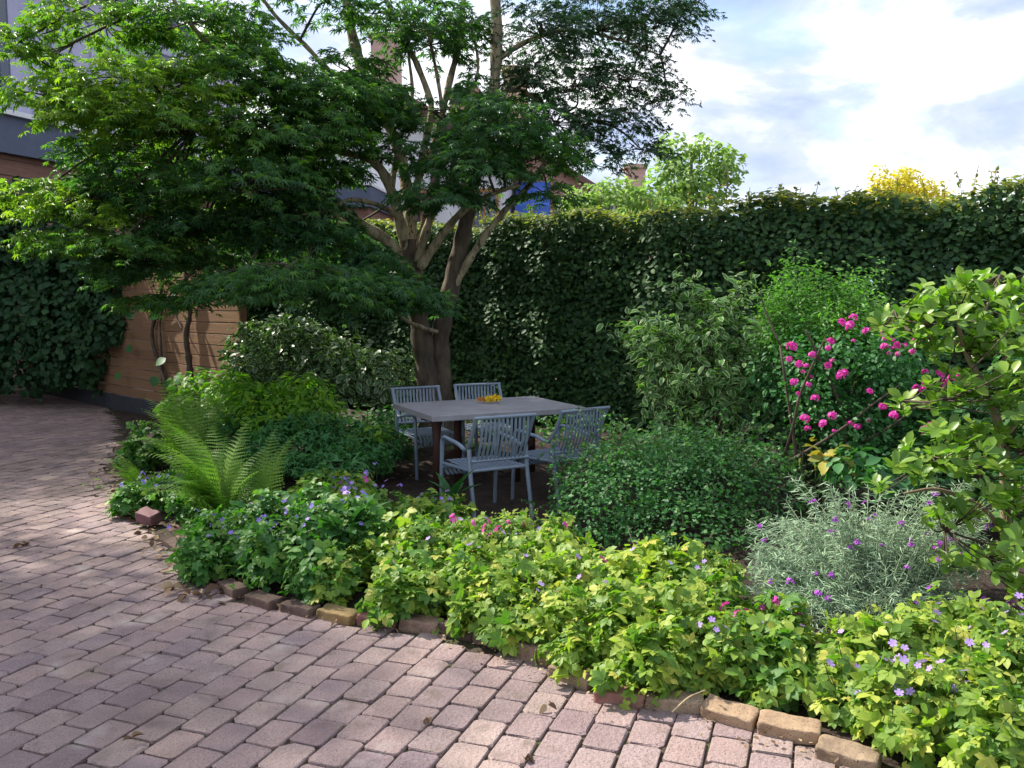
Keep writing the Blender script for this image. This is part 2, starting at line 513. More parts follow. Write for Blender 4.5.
def jit(n, s):
    return rng.normal(0, s, (n, 3))


def sphere_dirs(n, zmin=-.3):
    z = rng.uniform(zmin, 1, n)
    a = rng.uniform(0, 2 * PI, n)
    r = np.sqrt(np.maximum(0, 1 - z * z))
    return np.stack([r * np.cos(a), r * np.sin(a), z], 1)


def lump(d, seed):
    """cheap smooth lumpiness over directions"""
    r2 = np.random.default_rng(seed)
    out = np.zeros(len(d))
    for k in range(7):
        w = r2.normal(0, 2.6, 3)
        out += np.sin(d @ w + r2.uniform(0, 6.28)) / 7 * 1.6
    return out


def blob_points(blobs, n, shell=.75, zmin=-.3, lumpy=.22, seed=1, floor=.02):
    """points over and in a union of ellipsoids (cx,cy,cz,rx,ry,rz): position, outward direction, depth 0..1"""
    b = np.array(blobs, float)
    area = (b[:, 3] * b[:, 4] + b[:, 3] * b[:, 5] + b[:, 4] * b[:, 5])
    idx = rng.choice(len(b), n, p=area / area.sum())
    d = sphere_dirs(n, zmin)
    r = np.where(rng.random(n) < shell, rng.uniform(.8, 1.06, n), rng.uniform(.3, .85, n))
    lp = np.zeros(n)
    for i in range(len(b)):
        k = idx == i
        lp[k] = lump(d[k], seed * 31 + i)
    rr = r * (1 + lumpy * lp)
    pos = b[idx, :3] + d * b[idx, 3:] * rr[:, None]
    out = unit(d / b[idx, 3:])
    ok = pos[:, 2] > floor
    return pos[ok], out[ok], r[ok]


def foliage(name, blobs, n, proto, size, mat, parent, up=.7, outw=.55, jitter=.45, droop=.35, origin=None, seed=1, shell=.75, zmin=-.3, lumpy=.22,
            bias=0.0, floor=.02, tone=None):
    pos, out, r = blob_points(blobs, n, shell, zmin, lumpy, seed, floor)
    m = len(pos)
    nrm = unit(out * outw + np.array([0, 0, up]) + jit(m, jitter))
    h = out.copy(); h[:, 2] = 0
    dirv = unit(h + jit(m, .7) * [1, 1, .4]) - np.array([0, 0, droop])
    sc = size * rng.uniform(.55, 1.35, m)
    if origin is not None: pos = pos - np.asarray(origin, float)
    rn = np.clip(rng.beta(1.6, 2.2, m) + bias, 0, 1)
    return scatter(name, proto, pos, nrm, dirv, sc, mat, parent, rn), pos


def stems(name, base, tips, mat, parent, r0=.006, r1=.003, sag=.1, n=4, sides=4):
    mb = MB()
    for b, t in zip(base, tips):
        b, t = np.asarray(b, float), np.asarray(t, float)
        L = np.linalg.norm(t - b)
        mid = (b + t) / 2 + np.array([0, 0, sag * L]) + rng.normal(0, .05 * L, 3)
        pts = smooth_line([b, mid, t], n)
        mb.tube(pts, list(np.linspace(r0, r1, len(pts))), sides, cap=False)
    return mb.build(name, mat, parent, smooth=True)


_flower_cache = {}


def flower_mesh(key, proto, size, mat, heads=1, spread=0.0, round_=False):
    """mesh of one blossom or a small head of blossoms (with an 'rnd' attribute), cached"""
    if key in _flower_cache: return _flower_cache[key]
    pos = np.zeros((heads, 3)) if heads == 1 else sphere_dirs(heads, -.35 if round_ else .0) * spread * rng.uniform(.6, 1, (heads, 1))
    nrm = np.tile([0, -.35, .9] if heads < 20 else [0, -.3, .2], (heads, 1)) + (pos / max(spread, 1e-6) * .9 if heads > 1 else 0) + jit(heads, .2)
    o = scatter('tmp_bloom', proto, pos, nrm, jit(heads, 1), size * rng.uniform(.8, 1.15, heads), mat)
    me = o.data
    bpy.data.objects.remove(o)
    me.name = key
    _flower_cache[key] = me
    return me


def flowers(parent, me, points, name='flower', smin=.8, smax=1.25, tilt=.5):
    for p in points:
        o = bpy.data.objects.new(name, me)
        COL.objects.link(o)
        o.parent = parent
        o.location = [float(q) for q in p]
        o.rotation_euler = (random.uniform(-.1, .6) * tilt + .25, random.uniform(-.5, .5) * tilt, random.uniform(0, 6.28))
        s = random.uniform(smin, smax)
        o.scale = (s, s, s)


def E(px, py, d, rx, rz, ry):
    """ellipsoid at a photo point: rx, rz in pixels at distance d, ry in metres"""
    c = P(px, py, d)
    return (c[0], c[1], c[2], rx * d / FPX, ry, rz * d / FPX)


# ------------------------------------------------------------------ world and sun
SUN_AZ, SUN_EL = math.radians(-58), math.radians(45)      # azimuth from +y towards +x
w = bpy.data.worlds.new('World')
scene.world = w
w.use_nodes = True
nt = w.node_tree
N, L = nt.nodes, nt.links
N.clear()
wo = N.new('ShaderNodeOutputWorld')
sky = N.new('ShaderNodeTexSky')
sky.sky_type = 'NISHITA'
sky.sun_disc = False
sky.sun_elevation = SUN_EL
sky.sun_rotation = SUN_AZ
sky.air_density = 1.2
sky.dust_density = .6
bg = N.new('ShaderNodeBackground')
bg.inputs['Strength'].default_value = .12
tc = N.new('ShaderNodeTexCoord')
mp = N.new('ShaderNodeMapping')
mp.inputs['Scale'].default_value = (1, 1, 2.3)
mp.inputs['Location'].default_value = (.35, .1, .12)
L.new(tc.outputs['Generated'], mp.inputs['Vector'])
n1 = N.new('ShaderNodeTexNoise'); n1.inputs['Scale'].default_value = 3.4; n1.inputs['Detail'].default_value = 9; n1.inputs['Roughness'].default_value = .52
L.new(mp.outputs[0], n1.inputs['Vector'])
cov = ramp(N, [(.3, (0, 0, 0)), (.47, (1, 1, 1))])
L.new(n1.outputs['Fac'], cov.inputs['Fac'])
n2 = N.new('ShaderNodeTexNoise'); n2.inputs['Scale'].default_value = 4.2; n2.inputs['Detail'].default_value = 12; n2.inputs['Roughness'].default_value = .56; n2.inputs['Distortion'].default_value = .35
L.new(mp.outputs[0], n2.inputs['Vector'])
ccol = ramp(N, [(.36, (2.1, 2.7, 4.4)), (.47, (3.3, 3.7, 4.9)), (.53, (4.9, 5.0, 5.5)), (.6, (6.6, 6.6, 6.6))])
L.new(n2.outputs['Fac'], ccol.inputs['Fac'])
mx = N.new('ShaderNodeMix'); mx.data_type = 'RGBA'
L.new(cov.outputs['Color'], mx.inputs['Factor'])
L.new(sky.outputs[0], mx.inputs['A'])
L.new(ccol.outputs['Color'], mx.inputs['B'])
L.new(mx.outputs['Result'], bg.inputs['Color'])
L.new(bg.outputs[0], wo.inputs['Surface'])

sd = bpy.data.lights.new('sun', 'SUN')
sd.energy = 4.6
sd.angle = math.radians(1.2)
sd.color = (1, .93, .82)
so = bpy.data.objects.new('sun', sd)
COL.objects.link(so)
sdir = Vector((math.sin(SUN_AZ) * math.cos(SUN_EL), math.cos(SUN_AZ) * math.cos(SUN_EL), math.sin(SUN_EL)))
so.rotation_euler = sdir.to_track_quat('Z', 'Y').to_euler()
so.location = (-10, 10, 15)

vs = scene.view_settings
vs.view_transform = 'Standard'
vs.look = 'None'
vs.exposure = 1.05
vs.gamma = 1
scene.cycles.max_bounces = 8
scene.cycles.diffuse_bounces = 4
scene.cycles.transmission_bounces = 5
scene.cycles.use_denoising = True
scene.cycles.sample_clamp_indirect = 6
try:
    scene.cycles.denoiser = 'OPENIMAGEDENOISE'
    scene.cycles.denoising_prefilter = 'ACCURATE'
except Exception:
    pass

# ------------------------------------------------------------------ ground, bed, paving
EDGE = np.array([(-6.35, 13.6), (-5.3, 11.6), (-4.62, 10.2), (-3.98, 8.6), (-3.3, 7.3), (-2.62, 6.2), (-2.1, 5.45), (-1.62, 4.88), (-.92, 4.42),
                 (-.36, 4.17), (.12, 3.88), (.46, 3.52), (.78, 3.34), (1.04, 3.1), (1.3, 2.86), (1.75, 2.55), (2.4, 2.1), (3.4, 1.6)])
EDGE_S = smooth_line(EDGE, 5)
BED = np.vstack([EDGE_S[:, :2], [(10, 1.6), (12, 9), (0, 18), (-7, 18)]])


def inside(poly, p):
    x, y = p[:, 0], p[:, 1]
    r = np.zeros(len(p), bool)
    j = len(poly) - 1
    for i in range(len(poly)):
        xi, yi = poly[i]; xj, yj = poly[j]
        with np.errstate(divide='ignore', invalid='ignore'):
            c = ((yi > y) != (yj > y)) & (x < (xj - xi) * (y - yi) / (yj - yi + 1e-12) + xi)
        r ^= c
        j = i
    return r


def dist_edge(p):
    d = np.full(len(p), 1e9)
    for a, b in zip(EDGE_S[:-1, :2], EDGE_S[1:, :2]):
        ab = b - a
        t = np.clip(((p - a) @ ab) / (ab @ ab), 0, 1)
        d = np.minimum(d, np.linalg.norm(p - a - t[:, None] * ab, axis=1))
    return d


mb = MB()
mb.add([(-300, -100, -.014), (300, -100, -.014), (300, 500, -.014), (-300, 500, -.014)], [(0, 1, 2, 3)])
tag(mb.build('ground', M['joint']), kind='structure')

# planting bed: a raised sheet of soil
gx, gy = np.arange(-8, 11, .09), np.arange(1.4, 17.5, .09)
XX, YY = np.meshgrid(gx, gy)
pts = np.stack([XX.ravel(), YY.ravel()], 1)
ins = inside(BED, pts)
de = dist_edge(pts)
zz = np.where(ins, -.02 + .045 * (1 - np.exp(-de / .25)), -.03) + .012 * np.sin(pts[:, 0] * 7.1 + np.sin(pts[:, 1] * 5.3)) * np.cos(pts[:, 1] * 6.3) + rng.normal(0, .006, len(pts))
nx, ny = len(gx), len(gy)
ok = ins | (de < .1)
fs = []
okm = ok.reshape(ny, nx)
for j in range(ny - 1):
    for i in np.nonzero(okm[j, :-1] & okm[j, 1:] & okm[j + 1, :-1] & okm[j + 1, 1:])[0]:
        k = j * nx + i
        fs.append((k, k + 1, k + nx + 1, k + nx))
mb = MB(); mb.add(np.column_stack([pts, zz]), fs)
tag(mb.build('planting_bed_ground', M['soil'], smooth=True), kind='structure')

# tumbled pavers in running bond; courses run away from the camera and bend a little
ca, sa = math.cos(math.radians(70)), math.sin(math.radians(70))
PL, PW = .195, .149
V, F, R = [], [], []
cnt = 0
for ci in range(-95, 60):
    off = rng.uniform(0, 1) * .3 + (.5 if ci % 2 else 0)
    stretch = 1
    for bi in range(-20, 130):
        a = (bi + off) * PL
        b = ci * PW
        cx, cy = ca * a + sa * b, sa * a - ca * b
        if cy < 1.5 or cy > 17 or cx < -.62 * cy - 1.2 or cx > 4: continue
        c = np.array([[cx, cy]])
        inb = inside(BED, c)[0]
        dd = dist_edge(c)[0]
        if inb or dd < .035: continue
        th = math.radians(70) + rng.normal(0, .012)
        L2, W2 = PL / 2 - .003 - abs(rng.normal(0, .0022)), PW / 2 - .003 - abs(rng.normal(0, .002))
        z0 = rng.normal(0, .0018)
        tx, ty = rng.normal(0, .01), rng.normal(0, .01)
        # sunken patch where old pavers have settled
        e = math.hypot(cx + 1.95, cy - 4.4)
        if e < .3:
            tx += rng.normal(0, .035); ty += rng.normal(0, .035); th += rng.normal(0, .04); z0 -= .003
        ex, ey = math.cos(th), math.sin(th)
        base = len(V)
        rc = .011
        chip = [rng.uniform(.012, .035) if rng.random() < .07 else 0 for _ in range(4)]
        for zz_, ins_ in ((-.03, 0), (-.006, 0), (-.0012, .0018), (0.0, .0055)):
            l, w_ = L2 - ins_, W2 - ins_
            r_ = rc + rng.uniform(-.003, .006)
            c0, c1, c2, c3 = [r_ + (q if zz_ > -.004 else q * .4) for q in chip]
            for (sx, sy) in ((l - c0, -w_), (l, -w_ + c0), (l, w_ - c1), (l - c1, w_), (-l + c2, w_), (-l, w_ - c2), (-l, -w_ + c3), (-l + c3, -w_)):
                sx += rng.normal(0, .0015); sy += rng.normal(0, .0015)
                V.append((cx + ex * sx - ey * sy, cy + ey * sx + ex * sy, zz_ + z0 + tx * sx + ty * sy))
        for r_ in range(3):
            for k in range(8):
                F.append((base + r_ * 8 + k, base + r_ * 8 + (k + 1) % 8, base + r_ * 8 + 8 + (k + 1) % 8, base + r_ * 8 + 8 + k))
        F.append(tuple(base + 24 + k for k in range(8)))
        R += [rng.random()] * 32
        cnt += 1
me = bpy.data.meshes.new('pavement')
me.from_pydata(V, [], F)
a = me.attributes.new('rnd', 'FLOAT', 'POINT'); a.data.foreach_set('value', np.array(R, np.float32))
me.update()
tag(link('pavement', me, None, M['paver']), kind='structure')


# ------------------------------------------------------------------ loose and edging bricks
def brick_mesh(name, mat, l=.21, w_=.1, h=.09, rough=.002, seed=0):
    """a worn block: fine grid pulled onto a box with rounded, slightly chipped edges"""
    r2 = np.random.default_rng(seed)
    import bmesh
    bm = bmesh.new()
    bmesh.ops.create_cube(bm, size=1)
    bmesh.ops.subdivide_edges(bm, edges=bm.edges[:], cuts=13, use_grid_fill=True)
    hs = np.array([l, w_, h]) / 2
    ph = r2.uniform(0, 6, 6)
    for v in bm.verts:
        p = np.sign(v.co) * (np.abs(np.array(v.co) * 2) ** .8) * hs
        chip = .008 + .008 * math.sin(p[0] * 70 + ph[0]) * math.sin(p[1] * 90 + ph[1]) + .003 * math.sin(p[2] * 120 + p[0] * 55 + ph[2])
        inner = np.clip(p, -(hs - chip), hs - chip)
        d = p - inner
        n = np.linalg.norm(d)
        if n > 1e-9: p = inner + d / n * min(n, chip)
        p = p + rough * np.array([math.sin(p[1] * 50 + p[2] * 40 + ph[3]), math.sin(p[0] * 38 + p[2] * 45 + ph[4]), math.sin(p[0] * 33 + p[1] * 47 + ph[5])]) + r2.normal(0, .0009, 3)
        v.co = p
    me = bpy.data.meshes.new(name)
    bm.to_mesh(me); bm.free()
    me.polygons.foreach_set('use_smooth', [True] * len(me.polygons))
    me.materials.append(mat)
    return me


def brick(px, py, ang, mat, label, name='edging_brick', cat='brick', group='bricks edging the planting bed', tilt=(0, 0), h=.085, z=.006, l=.21, seed=0, w_=.1):
    p = G(px, py, .05)
    o = link(name, brick_mesh(name, M[mat], l=l, h=h, w_=w_, seed=seed))
    o.location = (p[0], p[1] + .03, z)
    o.rotation_euler = (tilt[0], tilt[1], math.radians(ang))
    return tag(o, label, cat, group)


brick(183, 541, -52, 'edge_dark', 'flat grey kerb slab wedged between maroon brick and violet geraniums', 'kerb_slab', 'kerb slab', None, h=.05, l=.34, z=.012, seed=40, w_=.2)
brick(206, 569, -52, 'edge_dark', 'shade darkened edging brick nearest the flat grey kerb slab', seed=1)
brick(231, 585, -48, 'edge_dark', 'dark edging brick tucked behind the dry tan leaves', seed=2)
brick(262, 597, -36, 'edge_dark', 'dark brick in deep shade under the violet geraniums', seed=3)
brick(299, 605, -30, 'edge_dark', 'dark edging brick touching the mossy ochre brick', seed=4)
brick(337, 611, -27, 'edge_mossy', 'ochre brick with green moss, beside the red brick with a weed in front', tilt=(.05, .03), seed=5)
brick(378, 615, -22, 'edge_red', 'dull red edging brick behind the small yellow green weed', seed=6)
brick(421, 620, -20, 'edge_brown', 'brown edging brick between the red brick and a darker brown brick', seed=7)
brick(459, 625, -27, 'edge_dark', 'dark brown edging brick under hanging geranium leaves', seed=8, l=.19)
brick(495, 633, -30, 'edge_brown', 'brown edging brick just before the bend of the border', seed=9)
brick(536, 650, -40, 'edge_brown', 'tall grey brown brick at the bend of the border', seed=10, h=.13)
brick(574, 671, -38, 'edge_tan', 'tan edging brick half hidden by lime leaves, after the bend', seed=11, tilt=(.06, .04))
brick(622, 691, -17, 'edge_red', 'pinkish red brick between two tan edging bricks', seed=12)
brick(676, 698, -12, 'edge_tan', 'tan edging brick with a dry straw lying across its front', seed=13, l=.23)
brick(732, 711, -33, 'edge_yellow', 'tilted yellow pitted brick beside a dark gap', seed=14, tilt=(.16, .04), z=.012)
brick(792, 725, -22, 'edge_yellow', 'orange yellow pitted brick, largest of the border', seed=15, tilt=(.12, .02), l=.225, z=.012)
brick(852, 751, -35, 'edge_tan', 'tan pitted brick at the lower edge, leaves hanging over it', seed=16, tilt=(.1, .0))
brick(147, 519, -28, 'maroon', 'loose maroon brick tipped up beside the leaf litter', 'loose_brick', 'brick', None, tilt=(.25, .12), z=.06, l=.17, seed=17)

# ------------------------------------------------------------------ garden table and chairs
TC = np.array([-.22, 7.72]); TA = math.radians(25.5)


def make_chair():
    root = thing('garden_chair', 'x', 'chair')
    CH = M['chair']
    hx = .25
    r = .015
    for s in (-1, 1):
        # armrest runs on into the leaning back upright
        m = MB()
        pts = fillet([(s * hx, .276, .497), (s * hx, .268, .645), (s * hx, -.05, .615), (s * hx, -.17, .575), (s * hx, -.25, .66), (s * hx, -.345, .86)], .07, 6)
        m.tube(pts, r, 10, cap=False, squash=((1, 0, 0), 1.2))
        m.build('armrest', CH, root, smooth=True)
        m = MB(); m.tube([(s * hx, .30, 0), (s * hx, .276, .496)], [.0138, .015], 10, cap=False, squash=((1, 0, 0), 1.2)); m.build('leg', CH, root, smooth=True)
        m = MB(); m.tube(fillet([(s * (hx + .002), -.33, 0), (s * hx, -.245, .40), (s * hx, -.225, .60)], .06, 4), [.0138] + [.015] * 6, 10, cap=False, squash=((1, 0, 0), 1.2))
        m.build('leg', CH, root, smooth=True)
    # seat: rails and slats with a rolled front
    m = MB()
    for s in (-1, 1): m.tube([(s * (hx - .012), .28, .405), (s * (hx - .012), -.245, .425)], .013, 8)
    m.tube([(-hx, -.24, .425), (hx, -.24, .425)], .014, 8)
    m.tube([(-hx, .27, .375), (hx, .27, .375)], .013, 8)
    k = 12
    for i in range(k):
        x = -hx + .045 + (2 * hx - .09) * i / (k - 1)
        pts = fillet([(x, -.24, .437), (x, -.02, .428), (x, .26, .443), (x, .315, .40), (x, .30, .33), (x, .24, .315)], .05, 4)
        hw = .0115
        vs, fs = [], []
        for p in pts:
            vs += [(p.x - hw, p.y, p.z), (p.x + hw, p.y, p.z), (p.x + hw, p.y + .0, p.z - .007), (p.x - hw, p.y, p.z - .007)]
        for j in range(len(pts) - 1):
            a = 4 * j
            fs += [(a, a + 1, a + 5, a + 4), (a + 1, a + 2, a + 6, a + 5), (a + 2, a + 3, a + 7, a + 6), (a + 3, a, a + 4, a + 7)]
        m.add(vs, fs)
    m.build('seat', CH, root)
    # backrest: top and bottom rails with upright slats
    m = MB()
    B0, B1 = Vector((0, -.262, .505)), Vector((0, -.347, .862))
    m.tube([(-hx - .018, B1.y, B1.z), (hx + .018, B1.y, B1.z)], .0145, 10)
    m.tube([(-hx, B0.y, B0.z), (hx, B0.y, B0.z)], .0135, 8)
    k = 12
    for i in range(k):
        x = -hx + .05 + (2 * hx - .1) * i / (k - 1)
        bow = [(0, .0), (.35, -.022), (.7, -.018), (1, 0)]
        vs, fs = [], []
        for t, b in bow:
            y = B0.y + (B1.y - B0.y) * t + b; z = B0.z + (B1.z - B0.z) * t
            vs += [(x - .0095, y, z), (x + .0095, y, z), (x + .0095, y - .007, z), (x - .0095, y - .007, z)]
        for j in range(3):
            a = 4 * j
            fs += [(a, a + 1, a + 5, a + 4), (a + 1, a + 2, a + 6, a + 5), (a + 2, a + 3, a + 7, a + 6), (a + 3, a, a + 4, a + 7)]
        m.add(vs, fs)
    m.build('backrest', CH, root)
    return root


def copy_tree(o, parent=None):
    c = o.copy()
    COL.objects.link(c)
    c.parent = parent
    for ch in children_of(o): copy_tree(ch, c)
    return c


chair0 = make_chair()
chairs = [
    ((-.21, 6.62), 29, 'blue grey slatted chair fully in view with its back to the camera'),
    ((.37, 7.02), 38, 'blue grey slatted chair partly hidden by the small leaved shrub'),
    ((-.80, 8.28), 208, 'blue grey chair behind the table, armrest showing beside the short table edge'),
    ((-.23, 8.62), 203, 'blue grey chair behind the table and the yellow flower heads'),
]
for i, ((x, y), a, lab) in enumerate(chairs):
    c = chair0 if i == 0 else copy_tree(chair0)
    c.location = (x, y, .012)
    c.rotation_euler = (0, 0, math.radians(a))
    c.scale = (.96, .96, .92)
    tag(c, lab, 'chair', 'slatted metal chairs round the garden table')

tab = thing('garden_table', 'grey topped garden table on red brown timber legs among the plants', 'table', (TC[0], TC[1], .02), TA)
m = MB(); m.box((0, 0, .685), (1.43, 1.03, .05)); m.build('tabletop', M['tabletop'], tab, bevel=.006)
for lx, ly in ((-.6, -.31), (-.27, .04), (.6, .31), (.27, -.04)):
    m = MB()
    m.tube([(lx, ly, 0), (lx, ly, .52), (lx, ly, .6), (lx, ly, .657)], [.036, .034, .042, .06], 12)
    m.build('leg', M['rust'], tab, smooth=True)
for s in (-1, 1):
    m = MB(); m.box((s * .435, s * .135, .3), (.48, .05, .07), math.atan2(.35, .33)); m.build('stretcher', M['rust'], tab, bevel=.004)
m = MB(); m.box((0, 0, .632), (1.2, .08, .05)); m.build('under_rail', M['rust'], tab)

# yellow flower heads on the table
ph = G(487, 402, .74)
posy = thing('flower_posy', 'small heap of yellow and orange flower heads lying on the grey tabletop', 'flowers', (ph[0], ph[1], .74))
for (dx, dy, dz, mt, s) in ((.06, 0, .035, 'p_yellow', .05), (.02, -.03, .03, 'p_yellow', .045), (.1, .01, .03, 'p_yellow', .045), (-.035, 0, .024, 'p_orange', .033), (-.07, .01, .022, 'p_orange', .03)):
    d = sphere_dirs(60, -.2)
    scatter('flower_head', L_OVAL, d * s * .35 * np.array([1, 1, .7]) + [dx, dy, dz], d + jit(60, .2), np.cross(d, jit(60, 1)), s * .8, M[mt], posy)

# ------------------------------------------------------------------ the Japanese maple
base_m = np.array([-.83, 9.62, 0.05])
maple = thing('maple_tree', 'big spreading maple with pale twisting limbs behind the garden table', 'tree', base_m)


def limb_pts(rows):
    return [np.append(P(px, py, d), r) for px, py, d, r in rows]


LIMBS = {
    'trunk': [
        [(434, 458, 9.6, .17), (431, 420, 9.6, .135), (427, 375, 9.6, .12), (419, 320, 9.6, .11), (411, 268, 9.6, .11), (408, 240, 9.6, .09)],
        [(441, 458, 9.68, .15), (443, 420, 9.68, .12), (442, 380, 9.68, .108), (441, 335, 9.66, .095), (451, 288, 9.62, .098), (462, 240, 9.6, .088), (470, 200, 9.7, .075)]],
    'limb': [
        [(414, 275, 9.6, .085), (388, 242, 9.5, .08), (357, 222, 9.3, .07), (322, 192, 9.1, .055), (285, 165, 8.9, .042), (240, 150, 8.7, .03), (195, 128, 8.4, .016)],
        [(410, 268, 9.6, .08), (399, 218, 9.5, .075), (386, 178, 9.4, .068), (368, 158, 9.3, .055), (340, 152, 9.2, .04), (305, 140, 9.0, .025)],
        [(412, 250, 9.62, .09), (409, 205, 9.75, .085), (401, 160, 9.9, .082), (390, 128, 10, .075), (371, 92, 10, .075), (356, 50, 10, .075), (346, 0, 10, .065), (338, -70, 10, .05), (330, -150, 10, .03)],
        [(418, 262, 9.55, .06), (428, 225, 9.45, .052), (444, 190, 9.4, .045), (470, 150, 9.3, .035), (500, 120, 9.2, .02)],
        [(420, 268, 9.5, .062), (440, 238, 9.4, .055), (462, 212, 9.3, .045), (490, 195, 9.1, .03), (520, 185, 9, .02)],
        [(411, 235, 9.65, .06), (418, 180, 9.8, .05), (427, 135, 9.9, .048), (431, 105, 9.9, .045), (415, 60, 10, .04), (395, 20, 10, .035), (370, -40, 10, .03)],
        [(416, 185, 9.8, .045), (435, 140, 10, .042), (450, 80, 10.1, .045), (461, 30, 10.1, .04), (466, -60, 10.1, .03)],
        [(470, 205, 9.7, .075), (482, 150, 9.9, .075), (493, 95, 10, .078), (497, 40, 10.1, .08), (495, -20, 10.1, .07), (500, -120, 10.1, .04)],
        [(452, 290, 9.6, .055), (474, 252, 9.5, .05), (500, 216, 9.5, .045), (525, 190, 9.6, .038), (548, 160, 9.7, .03), (580, 130, 9.9, .018)],
        [(437, 332, 9.55, .03), (415, 325, 9.3, .026), (392, 312, 9.1, .018), (370, 306, 8.9, .01)],
        [(400, 218, 9.5, .04), (378, 205, 9.3, .034), (350, 200, 9.0, .03), (330, 210, 8.7, .024), (300, 215, 8.5, .015)],
        [(322, 192, 9.1, .04), (290, 120, 8.9, .035), (262, 85, 8.7, .03), (215, 50, 8.5, .03), (180, 10, 8.4, .025), (160, -30, 8.3, .02)],
        [(371, 92, 10, .04), (335, 75, 9.8, .035), (305, 45, 9.7, .03), (275, 15, 9.6, .025), (250, -20, 9.5, .015)],
        [(413, 255, 9.6, .05), (430, 208, 9.7, .042), (440, 165, 9.8, .038), (443, 120, 9.9, .032), (436, 70, 10, .024), (425, 20, 10, .018)],
        [(407, 245, 9.6, .045), (393, 195, 9.6, .04), (398, 150, 9.7, .034), (412, 100, 9.8, .026), (408, 50, 9.9, .018)],
        [(466, 215, 9.7, .04), (455, 170, 9.8, .034), (462, 120, 9.9, .028), (478, 70, 10, .02), (470, 20, 10, .014)],
        [(497, 60, 10.1, .04), (530, 40, 10.2, .035), (570, 30, 10.3, .028), (620, 40, 10.4, .018), (660, 55, 10.4, .01)],
        [(493, 95, 10, .035), (520, 90, 10.2, .03), (545, 105, 10.3, .024), (590, 120, 10.4, .015)],
    ]}
skeleton = []
for part, polys in LIMBS.items():
    if part == 'trunk':
        mbt = MB()
    for rows in polys:
        sp = smooth_line(limb_pts(rows), 6)
        skeleton.append(sp)
        if part != 'trunk': mbt = MB()
        rr = sp[:, 3] * (1 if part == 'trunk' else .8) * (1 + .1 * np.sin(np.arange(len(sp)) * 1.7) + rng.normal(0, .04, len(sp)))
        if part == 'trunk': rr[:5] *= np.linspace(1.35, 1, 5)
        mbt.tube(sp[:, :3] - base_m, list(rr), 12)
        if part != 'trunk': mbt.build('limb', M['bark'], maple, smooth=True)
    if part == 'trunk': mbt.build('trunk', M['bark_shaded'], maple, smooth=True)
SK = np.vstack(skeleton)

